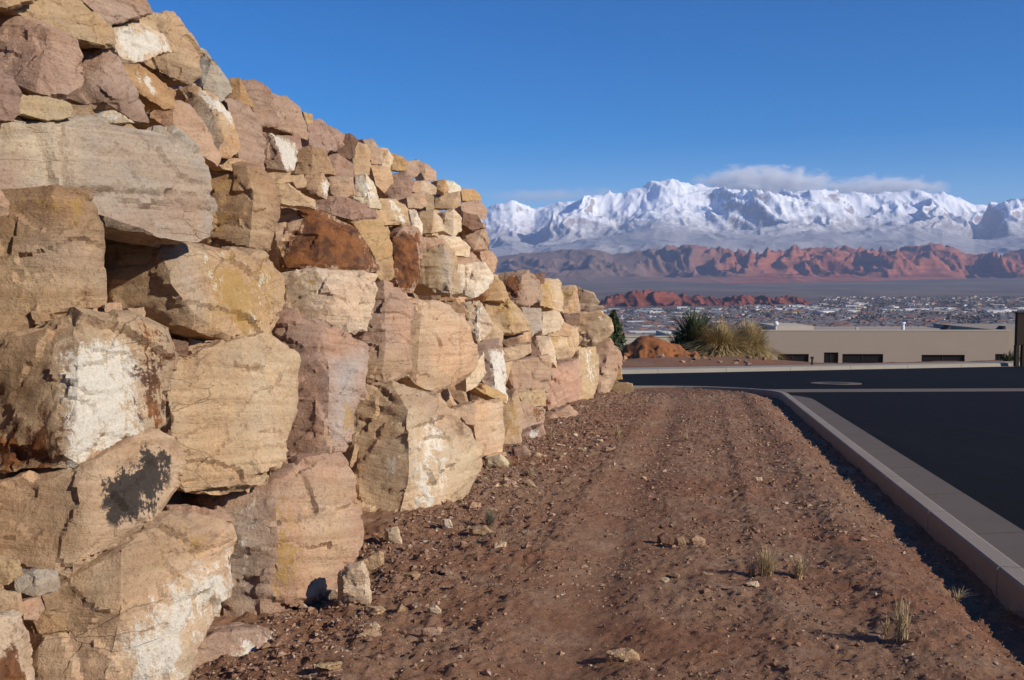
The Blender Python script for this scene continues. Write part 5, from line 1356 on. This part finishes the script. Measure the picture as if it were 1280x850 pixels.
loose([(438, 707), (474, 688), (480, 690), (446, 712)], 'tan', 'thin tan slab lying on the gravel against the wall')
loose([(482, 662), (498, 657), (503, 678), (492, 682), (484, 676)], 'cream', 'pointed pale stone at the base of the cream striped block')
loose([(553, 649), (562, 648), (566, 656), (556, 660)], 'white', 'small white stone on the dirt near the wall')
loose([(586, 660), (606, 656), (616, 664), (604, 670), (588, 668)], 'dull', 'flat brown stone near the grey green weed')
loose([(534, 760), (545, 756), (552, 762), (546, 768), (536, 766)], 'cream', 'small pale stone lying alone on the gravel')
loose([(862, 673), (872, 669), (882, 674), (880, 683), (866, 683)], 'pink', 'pinkish stone at the end of the row of clods')
loose([(822, 670), (832, 666), (842, 672), (838, 682), (826, 680)], 'brown', 'brown stone in the row of clods')
loose([(844, 672), (854, 670), (858, 680), (848, 684)], 'dull', 'dull stone between the brown and the pinkish stone')
loose([(758, 816), (790, 811), (800, 818), (796, 828), (764, 826)], 'tan', 'flat tan stone half buried in the dirt')
loose([(944, 597), (952, 596), (953, 601), (945, 602)], 'cream', 'small square white stone in the wheel lane')
loose([(640, 560), (656, 556), (664, 566), (650, 574), (640, 570)], 'purple', 'dark purple stone at the foot of the wall')
loose([(606, 572), (626, 568), (636, 576), (620, 584), (606, 580)], 'cream', 'cream stone at the foot of the wall beside the purple stone')
lr = random.Random(77)
CW = dict(tan='tan', pink='pinkish', cream='cream', dull='dull brown', purple='purplish', sand='sandy', brown='dark brown')
lr_c = [random.Random(400 + k).choice(list(CW)) for k in range(80)]
for k in range(80):     # scattered fist-sized stones, thicker along the wall's foot
    if k < 62: Yk = lr.uniform(4.2, 16); xk_ = float(xb(Yk)) + 0.15 + abs(lr.gauss(0, 0.35)) + (0.35 if Yk < 8 else 0.2)
    else: Yk = lr.uniform(4.5, 14); xk_ = lr.uniform(float(xb(Yk)) + 0.8, kx(Yk) - 0.6)
    s = lr.uniform(0.016, 0.05) * (1.2 if k < 62 else 0.8); z = dirt_at(xk_, Yk)
    rnd = random.Random(9000 + k)
    pts = [np.array([rnd.gauss(0, 1), rnd.gauss(0, 1), rnd.gauss(0, 0.7)]) for _ in range(14)]
    pts = [np.array([xk_, Yk, z + 0.25 * s]) + p / np.linalg.norm(p) * s * rnd.uniform(0.75, 1.2) * np.array([1.2, 1.0, 0.75]) for p in pts]
    o = finish_rock('loose_stone', hull_bm(pts), 2 * s, max(s / 6, 0.004), PAL[lr_c[k]], rnd, None, (), 1.0, 0.3, origin=(xk_, Yk, z))
    if k < 62: tag(o, CW[lr_c[k]] + ' fist-sized stone fallen along the foot of the boulder wall', 'stone', 'fallen stones along the wall')
    else: tag(o, CW[lr_c[k]] + ' fist-sized stone lying loose on the open dirt', 'stone', 'stones on the open dirt')
# rubble along the far verge
for k in range(26):
    px = lr.uniform(775, 960); Yk = lr.uniform(44, 49); xk_ = sx(px, Yk); z = gz(xk_, Yk); s = lr.uniform(0.08, 0.2)
    rnd = random.Random(9500 + k)
    pts = [np.array([rnd.gauss(0, 1), rnd.gauss(0, 1), rnd.gauss(0, 0.7)]) for _ in range(12)]
    pts = [np.array([xk_, Yk, z + 0.3 * s]) + p / np.linalg.norm(p) * s * np.array([1.2, 1, 0.8]) for p in pts]
    o = finish_rock('rubble_stone', hull_bm(pts), 2 * s, s / 6, PAL[rnd.choice(['brown', 'brown', 'purple', 'dull'])], rnd, None, (), 1.0, 0.3, origin=(xk_, Yk, z))
    tag(o, 'dark rubble stone lying on the red verge beyond the crossing street', 'stone', 'rubble on the far verge')
# gravel: uncountable
def make_gravel():
    t = NT('gravel'); p = t.geo()
    v = t.vor(p, 24, 'F1', 'Color'); s = t.n('ShaderNodeSeparateColor'); t.l(v, s.inputs[0])
    col = t.mix(s.outputs[0], (0.19, 0.098, 0.058), (0.36, 0.225, 0.145))
    col = t.mix(t.ramp(s.outputs[1], 0.88, 0.96), col, (0.46, 0.37, 0.28))
    col = t.mix(t.ramp(s.outputs[2], 0.80, 0.95), col, (0.11, 0.075, 0.062))
    return t.done(col, t.bump(t.noise(p, 150, 4, 0.7), 0.5, 0.004), 0.95)
M['gravel'] = make_gravel()
g = np.random.default_rng(21)
PY_, PX_, PR_ = [], [], []
n = 66000
Yp = 3.6 * (27.0 / 3.6) ** (g.random(n) ** 1.0)
u = g.random(n); L = xb(Yp) - 0.15; R_ = kerb_right(Yp) - 0.03
near_wall = g.random(n) < 0.2
u = np.where(near_wall, np.abs(g.normal(0, 0.12, n)), u); u = np.clip(u, 0, 0.999)
Xp = L + (R_ - L) * u
clump = fbm(p2(Xp * 1.1, Yp * 1.1, 3.0), 4)
e = R_ - Xp
keep = (clump + 0.25 * g.normal(size=n) > -0.28 + 0.30 * np.exp(-((e - 2.55) / 0.4) ** 2)) | near_wall
Xp, Yp = Xp[keep], Yp[keep]; n = len(Xp)
Rp = 0.0040 * np.exp(g.normal(0, 0.62, n)) * (0.55 + 0.11 * np.minimum(Yp, 14)) * np.where(near_wall[keep], 1.5, 1.0); Rp = np.clip(Rp, 0.003, 0.034)
Zp = dirt_z(Xp[None, :], Yp[None, :])[0] + 0.15 * Rp
tag(scatter_blobs('gravel', np.stack([Xp, Yp, Zp], 1), Rp, M['gravel'], 0.75, 0.3, 8), 'loose gravel and crumbs of soil over the dirt strip', 'gravel', kind='stuff')
